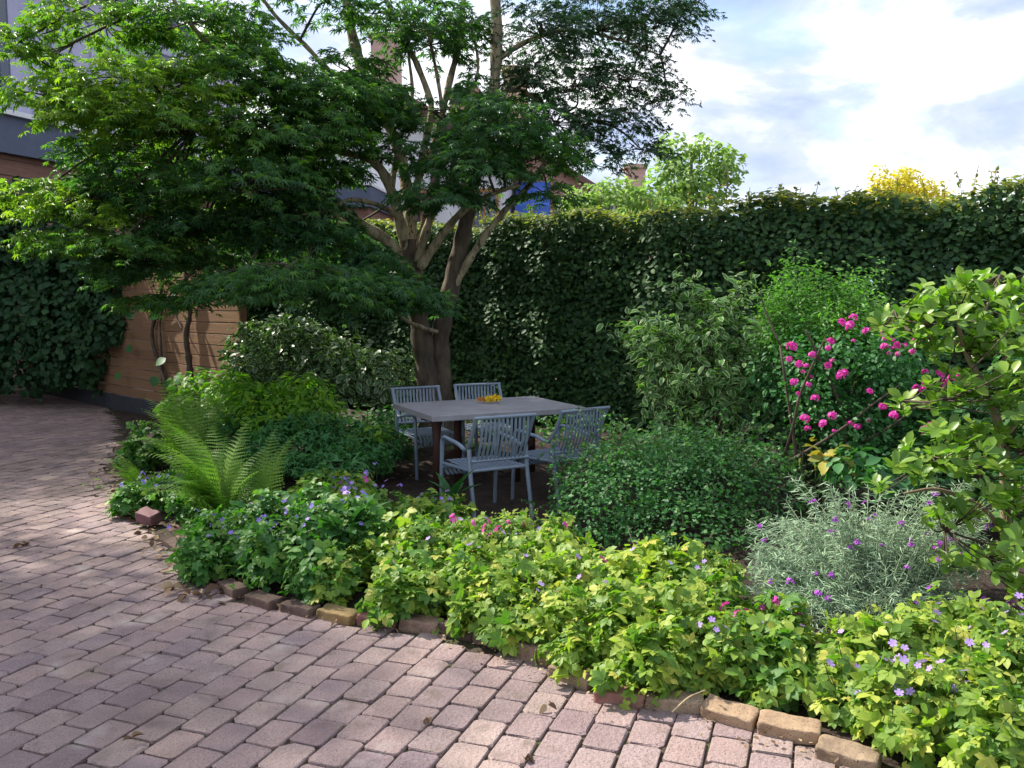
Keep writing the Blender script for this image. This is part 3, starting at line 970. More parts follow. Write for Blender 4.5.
# leaf pads: px, py, distance, half width px, half height px, half depth m, sprays, tone with light put in the leaf colour (0 shaded dark .. 1 sunlit lime)
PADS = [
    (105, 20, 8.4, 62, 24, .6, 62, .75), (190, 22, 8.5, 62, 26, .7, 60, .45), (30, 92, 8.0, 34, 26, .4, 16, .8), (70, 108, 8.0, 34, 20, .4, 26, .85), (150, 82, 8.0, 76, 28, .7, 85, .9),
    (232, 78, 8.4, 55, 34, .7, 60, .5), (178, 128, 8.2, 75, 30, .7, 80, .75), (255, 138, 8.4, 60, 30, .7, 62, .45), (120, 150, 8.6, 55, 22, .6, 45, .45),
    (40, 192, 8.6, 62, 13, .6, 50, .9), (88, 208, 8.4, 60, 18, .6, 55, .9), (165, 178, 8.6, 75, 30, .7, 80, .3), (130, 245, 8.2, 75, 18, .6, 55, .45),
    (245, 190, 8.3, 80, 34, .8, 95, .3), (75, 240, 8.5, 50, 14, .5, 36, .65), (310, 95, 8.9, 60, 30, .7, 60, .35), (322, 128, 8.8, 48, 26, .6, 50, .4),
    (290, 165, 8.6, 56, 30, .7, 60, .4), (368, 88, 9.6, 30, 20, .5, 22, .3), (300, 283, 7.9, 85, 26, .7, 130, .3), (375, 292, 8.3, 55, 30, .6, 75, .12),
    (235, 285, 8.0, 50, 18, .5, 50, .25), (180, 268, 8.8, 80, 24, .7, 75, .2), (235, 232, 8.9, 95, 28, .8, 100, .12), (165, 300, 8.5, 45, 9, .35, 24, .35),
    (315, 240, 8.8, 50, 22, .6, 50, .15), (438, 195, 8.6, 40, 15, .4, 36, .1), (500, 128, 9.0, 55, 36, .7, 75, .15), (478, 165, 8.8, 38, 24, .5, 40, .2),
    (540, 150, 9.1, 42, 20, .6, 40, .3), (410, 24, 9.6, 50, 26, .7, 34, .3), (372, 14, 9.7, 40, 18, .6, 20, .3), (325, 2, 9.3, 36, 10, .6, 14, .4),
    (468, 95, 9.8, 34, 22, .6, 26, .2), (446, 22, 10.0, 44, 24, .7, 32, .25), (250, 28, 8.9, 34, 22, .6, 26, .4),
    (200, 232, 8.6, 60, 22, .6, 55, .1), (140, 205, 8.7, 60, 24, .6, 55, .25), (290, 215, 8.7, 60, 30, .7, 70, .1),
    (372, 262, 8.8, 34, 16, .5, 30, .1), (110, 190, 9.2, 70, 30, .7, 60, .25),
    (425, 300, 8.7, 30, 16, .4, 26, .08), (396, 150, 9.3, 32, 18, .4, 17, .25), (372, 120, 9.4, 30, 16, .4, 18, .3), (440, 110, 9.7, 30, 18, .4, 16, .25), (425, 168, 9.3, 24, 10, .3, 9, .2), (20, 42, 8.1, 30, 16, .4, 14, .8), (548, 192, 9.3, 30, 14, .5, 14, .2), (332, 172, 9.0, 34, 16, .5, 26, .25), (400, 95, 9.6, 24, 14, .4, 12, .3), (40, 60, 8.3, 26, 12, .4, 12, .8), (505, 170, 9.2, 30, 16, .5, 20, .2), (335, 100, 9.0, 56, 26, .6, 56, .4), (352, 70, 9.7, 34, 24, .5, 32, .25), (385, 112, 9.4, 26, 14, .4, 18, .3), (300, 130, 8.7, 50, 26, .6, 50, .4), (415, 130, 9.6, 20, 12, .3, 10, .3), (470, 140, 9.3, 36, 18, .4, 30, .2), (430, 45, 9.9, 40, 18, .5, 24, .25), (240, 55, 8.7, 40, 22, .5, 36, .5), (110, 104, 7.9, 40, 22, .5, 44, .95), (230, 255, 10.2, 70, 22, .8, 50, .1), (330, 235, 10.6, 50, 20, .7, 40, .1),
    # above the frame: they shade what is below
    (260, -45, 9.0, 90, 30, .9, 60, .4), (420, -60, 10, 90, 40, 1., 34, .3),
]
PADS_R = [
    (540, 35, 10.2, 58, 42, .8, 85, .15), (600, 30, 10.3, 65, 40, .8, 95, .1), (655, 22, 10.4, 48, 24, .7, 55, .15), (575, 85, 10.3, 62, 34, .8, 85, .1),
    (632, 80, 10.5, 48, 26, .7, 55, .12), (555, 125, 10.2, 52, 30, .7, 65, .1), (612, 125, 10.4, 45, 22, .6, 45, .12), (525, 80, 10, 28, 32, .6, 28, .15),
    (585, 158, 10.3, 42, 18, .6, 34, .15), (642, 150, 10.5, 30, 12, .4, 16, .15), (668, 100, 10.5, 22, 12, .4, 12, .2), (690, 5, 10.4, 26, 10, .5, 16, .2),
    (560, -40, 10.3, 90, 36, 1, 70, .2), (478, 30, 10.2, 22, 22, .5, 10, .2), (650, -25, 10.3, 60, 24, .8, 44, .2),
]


def sprays(pads, per=10, leaf=.076, seed=3):
    pos, nrm, dr, sc, rn, tw = [], [], [], [], [], []
    for (px, py, d, rx, rz, ry, n, tone) in pads:
        cx, cy, cz, ax, ay, az = E(px, py, d, rx, rz, ry)
        c = np.array([cx, cy, cz])
        k = int(n * 1.35)
        dd = sphere_dirs(k, -.55)
        r = np.sqrt(rng.uniform(.12, 1.1, k))
        o = c + dd * np.array([ax, ay, az]) * r[:, None]
        o[:, 2] -= .1 * az * (r ** 2)
        h = dd * [1, 1, 0] + jit(k, .35) * [1, 1, .1]
        h = unit(h)
        L_ = rng.uniform(.16, .36, k)
        j = SK[np.argmin(np.linalg.norm(SK[:, :3] - c, axis=1))]
        tw.append((j[:3], c, o[::5]))
        for q in range(per):
            t = (q + .5) / per
            p = o + h * (L_ * (t - .35))[:, None]
            p[:, 2] -= .3 * L_ * t * t
            side = (-1 if q % 2 else 1)
            ang = side * rng.uniform(.5, 1.1, k) * (1 - .7 * (q == per - 1))
            ca_, sa_ = np.cos(ang), np.sin(ang)
            y = np.stack([h[:, 0] * ca_ - h[:, 1] * sa_, h[:, 0] * sa_ + h[:, 1] * ca_, -rng.uniform(.15, .75, k)], 1)
            p = p + unit(y) * .03 + jit(k, .018)
            pos.append(p); dr.append(y)
            nrm.append(np.array([0, 0, 1.0]) + h * .4 + jit(k, .45))
            sc.append(leaf * rng.uniform(.65, 1.2, k))
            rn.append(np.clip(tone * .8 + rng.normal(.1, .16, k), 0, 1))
    return np.vstack(pos), np.vstack(nrm), np.vstack(dr), np.concatenate(sc), np.concatenate(rn), tw


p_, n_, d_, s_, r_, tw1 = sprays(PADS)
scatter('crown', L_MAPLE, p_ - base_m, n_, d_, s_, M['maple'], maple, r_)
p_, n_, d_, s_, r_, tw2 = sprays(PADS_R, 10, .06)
scatter('crown', L_MAPLE, p_ - base_m, n_, d_, s_, M['maple_shaded'], maple, r_)
mbt = MB()
for a_, c_, tips in tw1 + tw2:
    mid = (a_ + c_) / 2 + rng.normal(0, .06, 3) + [0, 0, .08]
    mbt.tube(smooth_line([a_, mid, c_], 5) - base_m, list(np.linspace(.017, .008, 11)), 6)
    for t_ in tips:
        q_ = a_ * .25 + c_ * .75 if rng.random() < .4 else c_
        mid = (q_ + t_) / 2 + rng.normal(0, .04, 3)
        mbt.tube(smooth_line([q_, mid, t_], 3) - base_m, list(np.linspace(.007, .003, 7)), 4, cap=False)
mbt.build('twigs', M['twig'], maple, smooth=True)

# ------------------------------------------------------------------ tall clipped hedge
HA, HB = np.array([-5.2, 15.1]), np.array([6.8, 7.2])
hdir = (HB - HA) / np.linalg.norm(HB - HA)
hlen = np.linalg.norm(HB - HA)
hn = np.array([hdir[1], -hdir[0]])          # towards the camera
hedge = thing('hedge', 'tall dark clipped hedge closing the garden behind the table', 'hedge', (*((HA + HB) / 2), 0))
ho = np.array([*((HA + HB) / 2), 0])
HT = 2.72


def hedge_pts(n, which):
    s = rng.uniform(0, hlen, n) if which == 'top' else hlen * rng.random(n) ** 1.12
    top = HT + .06 * np.sin(s * 2.1) + .05 * np.sin(s * 5.3 + 1) + .03 * s / hlen
    bul = .07 * np.sin(s * 3.1 + .5) + .05 * np.sin(s * 7.7)
    if which == 'front':
        z = rng.uniform(.05, 1, n) * top
        dpt = -np.abs(rng.normal(0, .14, n)) + bul + .05 * np.sin(z * 6 + s * 2)
        out = np.column_stack([np.tile(hn, (n, 1)), np.full(n, .15)])
    elif which == 'mid':
        z = rng.uniform(.02, .96, n) * top
        dpt = rng.uniform(-.5, -.2, n)
        out = np.column_stack([np.tile(hn, (n, 1)), np.full(n, .05)])
    elif which == 'back':
        z = rng.uniform(.05, 1, n) * top
        dpt = -.62 + np.abs(rng.normal(0, .12, n))
        out = np.column_stack([np.tile(-hn, (n, 1)), np.full(n, .15)])
    else:
        dpt = rng.uniform(-.65, .03, n) + bul
        z = top + .03 - np.abs(rng.normal(0, .1, n)) - .25 * np.maximum(0, dpt + .02) + .04
        out = np.column_stack([np.tile(hn * .3, (n, 1)), np.ones(n)])
    p = HA + s[:, None] * hdir + dpt[:, None] * hn
    return np.column_stack([p, z]), out


for which, n, nm, mt, sz in (('front', 56000, 'foliage', 'hedge', .074), ('mid', 27000, 'inner_foliage', 'hedge', .15), ('back', 14000, 'back_foliage', 'hedge', .12), ('top', 10000, 'foliage', 'hedge_top', .07)):
    p, out = hedge_pts(n, which)
    n = len(p)
    nr = out * .9 + [0, 0, .45] + jit(n, .42)
    dv = np.column_stack([np.tile(hdir, (n, 1)) * rng.choice([-1, 1], (n, 1)), np.full(n, -.7)]) + jit(n, .5)
    rn = rng.beta(1.6, 2.6, n)
    scatter(nm, L_HEDGE, p - ho, nr, dv, sz * rng.uniform(.6, 1.25, n), M[mt], hedge, rn)
# upright shoots that have escaped the shears
mbs = MB()
sp_, sn_, sd_ = [], [], []
for k in range(96):
    s = rng.uniform(4.5, hlen - .5) if k > 8 else rng.uniform(8.5, hlen - 1)
    q = HA + s * hdir - hn * rng.uniform(.05, .5)
    hgt = rng.uniform(.1, .3) if rng.random() < .85 else rng.uniform(.3, .5)
    b = np.array([q[0], q[1], HT - .05]); t = b + [rng.normal(0, .05), rng.normal(0, .05), hgt]
    mbs = MB()
    mbs.tube(smooth_line([b, (b + t) / 2 + rng.normal(0, .02, 3), t], 3) - ho, .003, 4, cap=False)
    mbs.build('shoot', M['twig'], hedge)
    m_ = int(hgt / .022)
    tt = rng.uniform(.2, 1, m_)
    sp_.append(b + (t - b) * tt[:, None]); sn_.append(jit(m_, 1) + [0, 0, .6]); sd_.append(jit(m_, 1))
sp_ = np.vstack(sp_)
scatter('shoot_leaves', L_HEDGE, sp_ - ho, np.vstack(sn_), np.vstack(sd_), .045 * rng.uniform(.6, 1.2, len(sp_)), M['hedge_top'], hedge)
mbs = MB()
for k in range(60):
    s = rng.uniform(.2, hlen - .2)
    q = HA + s * hdir - hn * .32
    mbs.tube(smooth_line([(q[0], q[1], 0), (q[0] + rng.normal(0, .1), q[1] + rng.normal(0, .06), 1.2), (q[0] + rng.normal(0, .2), q[1], 2.4)], 4) - ho, list(np.linspace(.028, .01, 9)), 6)
mbs.build('stems', M['twig'], hedge)

# ------------------------------------------------------------------ timber fence with plinth, vine and climber
FA, FB = np.array([-9.3, 16.6]), np.array([-3.3, 10.6])
fd = (FB - FA); fl = np.linalg.norm(fd); fd = fd / fl
fa = math.atan2(fd[1], fd[0])
fence = thing('timber_fence', 'warm brown horizontal board fence in a sunny patch behind the ferns', 'fence', (*FA, 0), fa)
mb = MB(); RR = []
bh = .145
for i in range(16):
    z = .24 + bh * i
    x0 = 0.0
    while x0 < fl - .01:
        L_ = min(rng.uniform(2.4, 3.6), fl - x0)
        mb.box((x0 + L_ / 2, rng.normal(0, .0015), z + bh / 2), (L_ - .004, .022, bh - .012))
        RR += [rng.random()] * 8
        x0 += L_
fo = mb.build('board_panel', M['board'], fence, bevel=.003)
a = fo.data.attributes.new('rnd', 'FLOAT', 'POINT'); a.data.foreach_set('value', np.array(RR, np.float32))
mb = MB(); mb.box((fl / 2, .012, .105), (fl, .05, .25)); mb.build('plinth', M['plinth'], fence)
for k in range(5):
    mb = MB(); mb.box((fl * k / 4 * .98 + .06, .075, 1.3), (.09, .09, 2.6)); mb.build('post', M['board'], fence)

vine = thing('climbing_vine', 'old dark twisting vine with a few big leaves climbing the timber fence', 'vine', P(165, 400, 12.3) * [1, 1, 0])
vo_ = P(165, 400, 12.3) * [1, 1, 0]


def on_fence(px, py, off=.06):
    u = (px - 512) / FPX; v = (384 - py) / FPX
    dx, dy, dz = u, _c + v * _s, v * _c - _s
    nrm2 = np.array([fd[1], -fd[0]])
    t = ((FA + nrm2 * off) @ nrm2) / (np.array([dx, dy]) @ nrm2)
    return np.array([dx * t, dy * t, CAM_H + dz * t])


for rows, r in (([(172, 412), (166, 385), (158, 362), (152, 335), (157, 310), (162, 285), (158, 262)], .032),
                ([(191, 385), (189, 362), (186, 335), (190, 312), (187, 285), (183, 262)], .045),
                ([(163, 385), (161, 350), (160, 320), (166, 300)], .022), ([(172, 300), (177, 318), (182, 330)], .014)):
    sp = smooth_line([on_fence(x, y, .07 + rng.uniform(-.02, .03)) for x, y in rows], 6)
    mb = MB(); mb.tube(sp - vo_, list(np.linspace(r, r * .6, len(sp)) * (1 + rng.normal(0, .12, len(sp)))), 9)
    mb.build('stem', M['twig'], vine, smooth=True)
vp = np.array([on_fence(x, y, .14) for x, y in ((120, 303), (150, 315), (166, 358), (157, 376), (165, 381), (178, 376), (132, 312), (160, 300), (146, 296), (175, 292), (124, 330), (128, 345), (120, 372))])
for q in vp:
    scatter('leaf', L_ROUND, (q - vo_)[None], np.array([[-.3, -.9, .5]]) + jit(1, .25), np.array([[0, 0, -1.]]) + jit(1, .4), rng.uniform(.1, .17, 1), M['herb'], vine)

clb = P(45, 390, 13.9); clb[2] = 0
climber = thing('climbing_hydrangea', 'wall of dark rounded leaves smothering the fence at its shaded end', 'climber', clb)
bl = [E(20, 330, 14.2, 75, 70, .5), E(70, 335, 13.7, 48, 60, .45), E(-60, 320, 14.6, 70, 90, .6), E(10, 240, 14.5, 80, 55, .5), E(85, 270, 13.8, 45, 50, .45), E(-60, 220, 15, 70, 60, .6), E(105, 310, 13.2, 26, 40, .3), E(140, 262, 12.9, 40, 22, .3)]
foliage('foliage', bl, 20000, L_ROUND, .1, M['climber'], climber, up=.45, outw=.8, jitter=.4, droop=.8, origin=clb, seed=5, zmin=-.9, lumpy=.15)


# ------------------------------------------------------------------ smaller plants
def plant(name, label, cat, blobs, n, proto, size, mat, base, group=None, nst=24, stemmat='stem', **kw):
    base = np.array([base[0], base[1], .02])
    t = thing(name, label, cat, base, group=group)
    o, pos = foliage('foliage', blobs, n, proto, size, M[mat], t, origin=base, **kw)
    if nst:
        pick = rng.choice(len(pos), min(nst, len(pos)), replace=False)
        tips = pos[pick]
        bs = np.column_stack([tips[:, :2] * .82, np.zeros(len(tips))]) + rng.normal(0, .02, (len(tips), 3)) * [1, 1, 0]
        stems('stems', bs, tips, M[stemmat], t, .004, .002)
    return t, pos, base


# hardy geraniums along the border
GER = 'hardy geraniums along the brick border'
fm_v = flower_mesh('violet_bloom', FLOWER5, .018, M['p_violet'])
fm_p = flower_mesh('pale_bloom', FLOWER5, .0165, M['p_pale'])
fm_m = flower_mesh('magenta_bloom', FLOWER5, .0165, M['p_magenta'], 3, .018)


def geranium(label, spots, n, mat, size, fl, seed, bias=0.0, wild=0.3, nst=30):
    """spots: (ground px x, ground px y, radius m, height m)"""
    bl = []
    for (px, py, r, h) in spots:
        g = G(px, py)
        for q in range(7):
            a_ = rng.uniform(0, 2 * PI); k_ = r * math.sqrt(rng.random()) * .85
            hh = h * rng.uniform(.62, 1.12) * (1 - .35 * (k_ / r) ** 2)
            rr_ = r * rng.uniform(.32, .52)
            bl.append((g[0] + k_ * math.cos(a_), g[1] + k_ * math.sin(a_), hh * .5, rr_, rr_, hh * .55))
        for q in range(2):
            bl.append((g[0] + rng.uniform(-.7, .5) * r - .1 * r, g[1] - r * rng.uniform(.55, .85), h * .3, r * .36, r * .36, h * .36))
    b = np.mean([q[:2] for q in bl], axis=0)
    n = int(n * .98); size *= .88
    t, pos, base = plant('geranium', label, 'geranium', bl, n, L_GERAN, size, mat, b, GER, nst=nst, seed=seed, lumpy=.35, jitter=.5, droop=.4, up=.75, outw=.5, bias=bias, shell=.5, zmin=-.6)
    extra = [(L_ROUND, .55, .15), (L_TRIFOL, .9, .4), (L_OVAL, .7, .12)]
    for pr, ks, fr in extra:
        m_ = int(len(pos) * fr)
        q_ = pos[rng.integers(0, len(pos), m_)] + rng.normal(0, .03, (m_, 3))
        q_ = q_[q_[:, 2] > .01]; m_ = len(q_)
        scatter('foliage', pr, q_, jit(m_, .5) + [-.1, -.2, .8], jit(m_, 1) - [0, 0, .3], size * ks * rng.uniform(.5, 1.5, m_), M[mat], t, np.clip(rng.beta(1.4, 1.6, m_), 0, 1))
    # upright flowering wisps with small leaves
    k = int(n * wild * .07)
    top = pos[np.argsort(-(pos[:, 2] - .25 * np.linalg.norm(pos[:, :2], axis=1)))[:int(len(pos) * .45)]]
    tips = top[rng.choice(len(top), k)] + np.column_stack([rng.normal(0, .03, (k, 2)), rng.uniform(.02, .09, k)])
    stems('flower_stems', tips * [.8, .8, .4], tips, M['stem'], t, .0028, .0016, n=3, sides=3)
    m_ = k * 4
    idx = rng.integers(0, k, m_)
    wp = tips[idx] - [0, 0, .02] + rng.normal(0, .022, (m_, 3))
    scatter('foliage', L_TRI, wp, jit(m_, .6) + [0, -.2, .8], jit(m_, 1), size * .42 * rng.uniform(.6, 1.2, m_), M[mat], t, rng.beta(2, 1.6, m_))
    m_ = k * 3
    idx = rng.integers(0, k, m_)
    scatter('seed_heads', L_NARROW, tips[idx] + rng.normal(0, .016, (m_, 3)), jit(m_, 1), jit(m_, 1) + [0, 0, .8], .017 * rng.uniform(.5, 1.2, m_), M['seed'], t)  # small dry seed heads at the wisp tips
    score = tips[:, 2] * 1.0 - .55 * tips[:, 1]          # towards the light and the path
    order = np.argsort(-score)[:int(len(tips) * .8)]
    for me, cnt_ in fl:
        idx = rng.choice(order, min(int(cnt_ * (2.4 if me is fm_v else 1.7)), len(order), 95), replace=False)
        pts = tips[idx] + [0, -.02, .035] + rng.normal(0, .012, (len(idx), 3))
        flowers(t, me, pts)
    return t


geranium('deep green geranium with violet flowers beside the flat kerb slab', [(235, 572, .3, .36), (262, 565, .3, .42), (225, 555, .2, .34)], 1700, 'geranium_deep', .06, [(fm_v, 36)], 11)
geranium('deep green geranium with scattered violet flowers, growing around the lance leaved clump', [(310, 585, .34, .44), (345, 565, .36, .46), (300, 548, .34, .44)], 2600, 'geranium_deep', .062, [(fm_v, 30), (fm_p, 14)], 12, bias=.05)
geranium('tall pale flowered geranium directly behind the lance leaved clump, in front of the chair legs', [(370, 535, .34, .42), (415, 540, .34, .36), (330, 520, .3, .42)], 2200, 'geranium', .055, [(fm_p, 26), (fm_v, 14), (fm_m, 2)], 13, bias=.05)
geranium('mid green geranium hanging over the brown bricks, below the legs of the nearest chair', [(400, 605, .32, .36), (450, 605, .3, .36), (400, 575, .28, .4), (360, 595, .26, .34), (470, 620, .2, .24)], 2200, 'geranium', .06, [(fm_p, 6)], 14, bias=.1)
geranium('feathery light green geranium with magenta flowers before the nearest chair', [(470, 570, .32, .32), (510, 565, .3, .33), (535, 560, .25, .3)], 2300, 'geranium', .045, [(fm_p, 10), (fm_m, 6)], 15, bias=.1)
geranium('yellow green geranium spilling over the bend of the brick border', [(505, 620, .28, .34), (545, 628, .3, .36), (590, 645, .28, .34), (530, 640, .22, .26), (480, 600, .26, .34)], 2400, 'geranium_lime', .06, [(fm_p, 7)], 16)
geranium('lime geranium with browning flower heads in front of the dense small leaved shrub', [(600, 625, .36, .4), (645, 615, .36, .42), (570, 600, .32, .36), (675, 620, .3, .38), (560, 640, .2, .26)], 3000, 'geranium_lime', .062, [(fm_p, 8), (fm_m, 2)], 17, bias=.05)
geranium('sunlit lime geranium overhanging the red and tan bricks', [(645, 680, .25, .3), (690, 672, .27, .32), (610, 665, .24, .32), (660, 655, .26, .36), (720, 680, .2, .28)], 2200, 'geranium_lime', .06, [(fm_p, 4)], 18, bias=.0)
geranium('leafy green geranium beside the tilted yellow brick, below the silvery plant', [(740, 675, .24, .3), (780, 695, .2, .24), (715, 640, .22, .33), (705, 610, .22, .4), (765, 660, .2, .3)], 1700, 'geranium', .062, [(fm_m, 5), (fm_p, 5)], 19, bias=.05)
geranium('bright lime geranium with pale lilac flowers over the lowest tan brick', [(880, 725, .22, .28), (935, 740, .25, .32), (870, 685, .2, .28), (985, 765, .25, .3), (845, 705, .16, .22), (900, 690, .24, .32)], 2600, 'geranium_lime', .058, [(fm_p, 20)], 20, bias=.0)
geranium('lime geranium with lilac flowers at the foot of the magnolia trunk', [(960, 680, .26, .36), (1010, 690, .28, .36), (930, 665, .22, .32), (1060, 720, .3, .34)], 2500, 'geranium_lime', .055, [(fm_p, 18)], 21, bias=-.05)
geranium('green geranium with a few violet flowers under the ferns beside the leaf litter', [(150, 512, .22, .3), (178, 505, .26, .34), (205, 515, .28, .32), (150, 470, .24, .4)], 2000, 'geranium_deep', .06, [(fm_v, 14)], 22, bias=.05)

# broad lance-leaved rosette and a second broad-leaved clump
for (px, py, lab, n, ln) in ((345, 578, 'clump of long lance shaped leaves standing up among the geraniums', 16, .3), (452, 532, 'low clump of broad pointed leaves in front of the table leg', 12, .22)):
    g = G(px, py); b = np.array([g[0], g[1], .02])
    t = thing('foxglove_clump', lab, 'plant', b)
    a_ = np.linspace(0, 2 * PI, n, endpoint=False) + rng.uniform(-.2, .2, n)
    el = rng.uniform(.45, 1.25, n)
    dv = np.stack([np.cos(a_) * np.cos(el), np.sin(a_) * np.cos(el), np.sin(el)], 1)
    nr = np.stack([-np.cos(a_) * np.sin(el), -np.sin(a_) * np.sin(el), np.cos(el)], 1)
    pr = proto_oval(.24, .45, .05, .35, 6)
    scatter('leaves', pr, np.tile([0, 0, .2], (n, 1)) + dv * .03, nr, dv, ln * rng.uniform(.8, 1.2, n), M['lance'], t)
    mb = MB(); mb.tube([(0, 0, 0), (0, 0, .22)], .012, 6); mb.build('stem', M['stem'], t)


# ferns -------------------------------------------------------------
def frond_mesh(name, length, arch, seed):
    r2 = np.random.default_rng(seed)
    V_, F_ = [], []
    pairs = 24
    pt = []
    x, z, th = 0.0, 0.0, math.radians(82)
    ns = 60
    for i in range(ns + 1):
        pt.append((x, z, th))
        x += math.cos(th) * length / ns; z += math.sin(th) * length / ns
        th -= arch / ns * (.4 + 1.2 * i / ns)

    def at(t):
        f = min(t, .9999) * ns; i = int(f); k = f - i
        a, b = pt[i], pt[i + 1]
        return [a[j] * (1 - k) + b[j] * k for j in range(3)]
    for i in range(ns):   # rachis as a thin strip
        a, b = pt[i], pt[i + 1]
        w0, w1 = .004 * (1 - i / ns) + .001, .004 * (1 - (i + 1) / ns) + .001
        k = len(V_)
        V_ += [(-w0, a[0], a[1]), (w0, a[0], a[1]), (w1, b[0], b[1]), (-w1, b[0], b[1])]
        F_ += [(k, k + 1, k + 2), (k, k + 2, k + 3)]
    for i in range(pairs):
        t = .1 + .89 * i / (pairs - 1)
        prof = min(1, ((t - .02) / .28)) ** .8 * (1 - max(0, (t - .3) / .72)) ** .85
        ln = max(.012, .23 * length * prof)
        y, z, th_ = at(t)
        T = np.array([0, math.cos(th_), math.sin(th_)])
        Nn = np.array([0, -math.sin(th_), math.cos(th_)])
        for s in (-1, 1):
            D = np.array([s * .93, 0, 0]) + T * .36 - Nn * .12 + r2.normal(0, .04, 3)
            D /= np.linalg.norm(D)
            S = np.cross(D, Nn); S /= np.linalg.norm(S)
            o = np.array([0, y, z])
            m_ = 7
            wd = ln * .105 + .004
            for j in range(m_):
                f0, f1 = j / m_, (j + 1) / m_
                wj = wd * (1 - f0 * .85)
                a = o + D * ln * f0 - Nn * ln * .15 * f0 ** 2
                b = o + D * ln * f1 - Nn * ln * .15 * f1 ** 2
                for q in (-1, 1):
                    k = len(V_)
                    V_ += [tuple(a), tuple(b), tuple((a * .45 + b * .55) + S * q * wj + D * wj * .3)]
                    F_.append((k, k + 1, k + 2))
    me = bpy.data.meshes.new(name)
    me.from_pydata(V_, [], F_)
    at_ = me.attributes.new('rnd', 'FLOAT', 'POINT')
    at_.data.foreach_set('value', np.full(len(V_), r2.uniform(.2, .9), np.float32))
    me.update()
    me.materials.append(M['fern'])
    return me


fm = [frond_mesh('frond_shape', 1.0, a, i) for i, a in enumerate((.9, 1.3, 1.7, 1.1))]


def fern(px, py, lab, specs):
    specs = specs + [(a + random.uniform(12, 28), t_ - random.uniform(-.1, .4), ln * random.uniform(.8, 1.02), (k + 1) % 4) for a, t_, ln, k in specs]
    g = G(px, py)
    t = thing('fern', lab, 'fern', (g[0], g[1], .03), group='ferns beside the paving')
    for (az, tilt, ln, k) in specs:
        o = link('frond', fm[k], t)
        o.rotation_euler = (tilt, 0, math.radians(az))
        o.scale = (ln, ln, ln)
        o.location = (random.uniform(-.04, .04), random.uniform(-.04, .04), 0)


# azimuth: 0 leans away from the camera, 180 towards it, 90 to the left
fern(195, 478, 'large fern with tall upright fronds, nearest the timber fence', [(20, .0, 1.05, 0), (-25, .05, 1.0, 0), (70, 0, .95, 1), (110, 0, .85, 2), (-70, 0, .85, 1), (150, .05, .75, 2), (-20, .0, .9, 3), (45, .0, .95, 3), (-120, .0, .7, 2), (95, .1, .8, 1), (180, .0, .7, 1), (5, .05, .95, 3), (130, 0, .9, 1), (60, .05, 1.05, 0), (-50, 0, .9, 0), (20, .1, .85, 1)])
fern(222, 528, 'wide fern arching towards the paving above violet flowers', [(100, 0, .85, 2), (65, 0, .85, 1), (130, 0, .7, 2), (30, 0, .85, 3), (-15, .0, .85, 0), (160, 0, .6, 2), (-60, .05, .7, 1), (80, -.05, .75, 1), (-30, .1, .75, 0), (110, .1, .65, 1), (48, .05, .8, 1), (-100, 0, .55, 1), (120, .0, .85, 1), (90, .1, .9, 0), (145, .05, .75, 1), (10, 0, .8, 1), (75, 0, .9, 3)])
fern(262, 525, 'slender fern of two or three upright fronds right of the wide fern', [(-10, .05, .75, 0), (-55, .05, .75, 0), (25, .0, .5, 3)])
fern(139, 500, 'small drooping greyish fern hanging beside the leaf litter', [(150, .0, .45, 2), (100, .0, .5, 2), (190, 0, .4, 1), (60, .0, .45, 1)])

# low mounds behind the ferns
plant('lime_shrub', 'small shrub of bright yellow green whorled leaves under the cream edged evergreen', 'shrub',
      [E(262, 405, 8.6, 32, 22, .3), E(300, 398, 8.7, 30, 22, .3), E(235, 395, 8.8, 24, 24, .25), E(318, 415, 8.4, 22, 18, .25), E(280, 425, 8.3, 40, 22, .3), E(245, 420, 8.6, 22, 22, .25)], 2300, L_NARROW, .085, 'lime', P(275, 440, 8.5), seed=30, lumpy=.3, jitter=.5)
plant('leafy_herb', 'dark green leafy mound with small rounded leaves between the ferns and the far chairs', 'herb',
      [E(300, 442, 7.9, 42, 26, .4), E(345, 445, 7.9, 40, 26, .4), E(270, 455, 7.6, 30, 26, .35), E(385, 455, 7.9, 26, 24, .35), E(330, 468, 7.2, 55, 20, .4), E(232, 440, 8.4, 26, 26, .35), E(262, 430, 8.4, 26, 24, .35), E(205, 440, 8.7, 26, 24, .3), E(248, 470, 7.6, 26, 22, .3), E(390, 430, 8.6, 22, 20, .3)], 5200, L_TRI, .06, 'herb', P(320, 470, 7.8), seed=31, lumpy=.3)
plant('lime_seedling', 'sprig of lime green leaves beside the far chair leg', 'seedling',
      [E(372, 438, 7.9, 20, 14, .18), E(355, 446, 7.8, 14, 8, .14)], 130, L_OVAL, .07, 'lime', P(370, 462, 7.9), nst=16, seed=32)
plant('light_green_shrub', 'fresh green leafy plant against the timber fence behind the ferns', 'shrub',
      [E(200, 392, 9.6, 26, 22, .3), E(222, 402, 9.3, 22, 24, .25), E(185, 410, 9.2, 22, 20, .25)], 900, L_OVAL, .08, 'lime', P(205, 425, 9.4), seed=33, bias=-.15)
plant('euonymus_shrub', 'cream edged evergreen shrub between the timber fence and the maple trunk', 'shrub',
      [E(265, 358, 9.6, 38, 36, .5), E(310, 362, 9.7, 42, 38, .5), E(355, 372, 9.8, 38, 36, .5), E(250, 385, 9.5, 26, 26, .4), E(385, 385, 9.7, 30, 34, .4), E(325, 395, 9.5, 60, 34, .5), E(290, 335, 9.9, 34, 18, .4)],
      6000, L_OVAL, .078, 'euonymus', P(320, 430, 9.7), nst=30, stemmat='twig', seed=34, up=.55, outw=.6, lumpy=.45, shell=.55, jitter=.6)

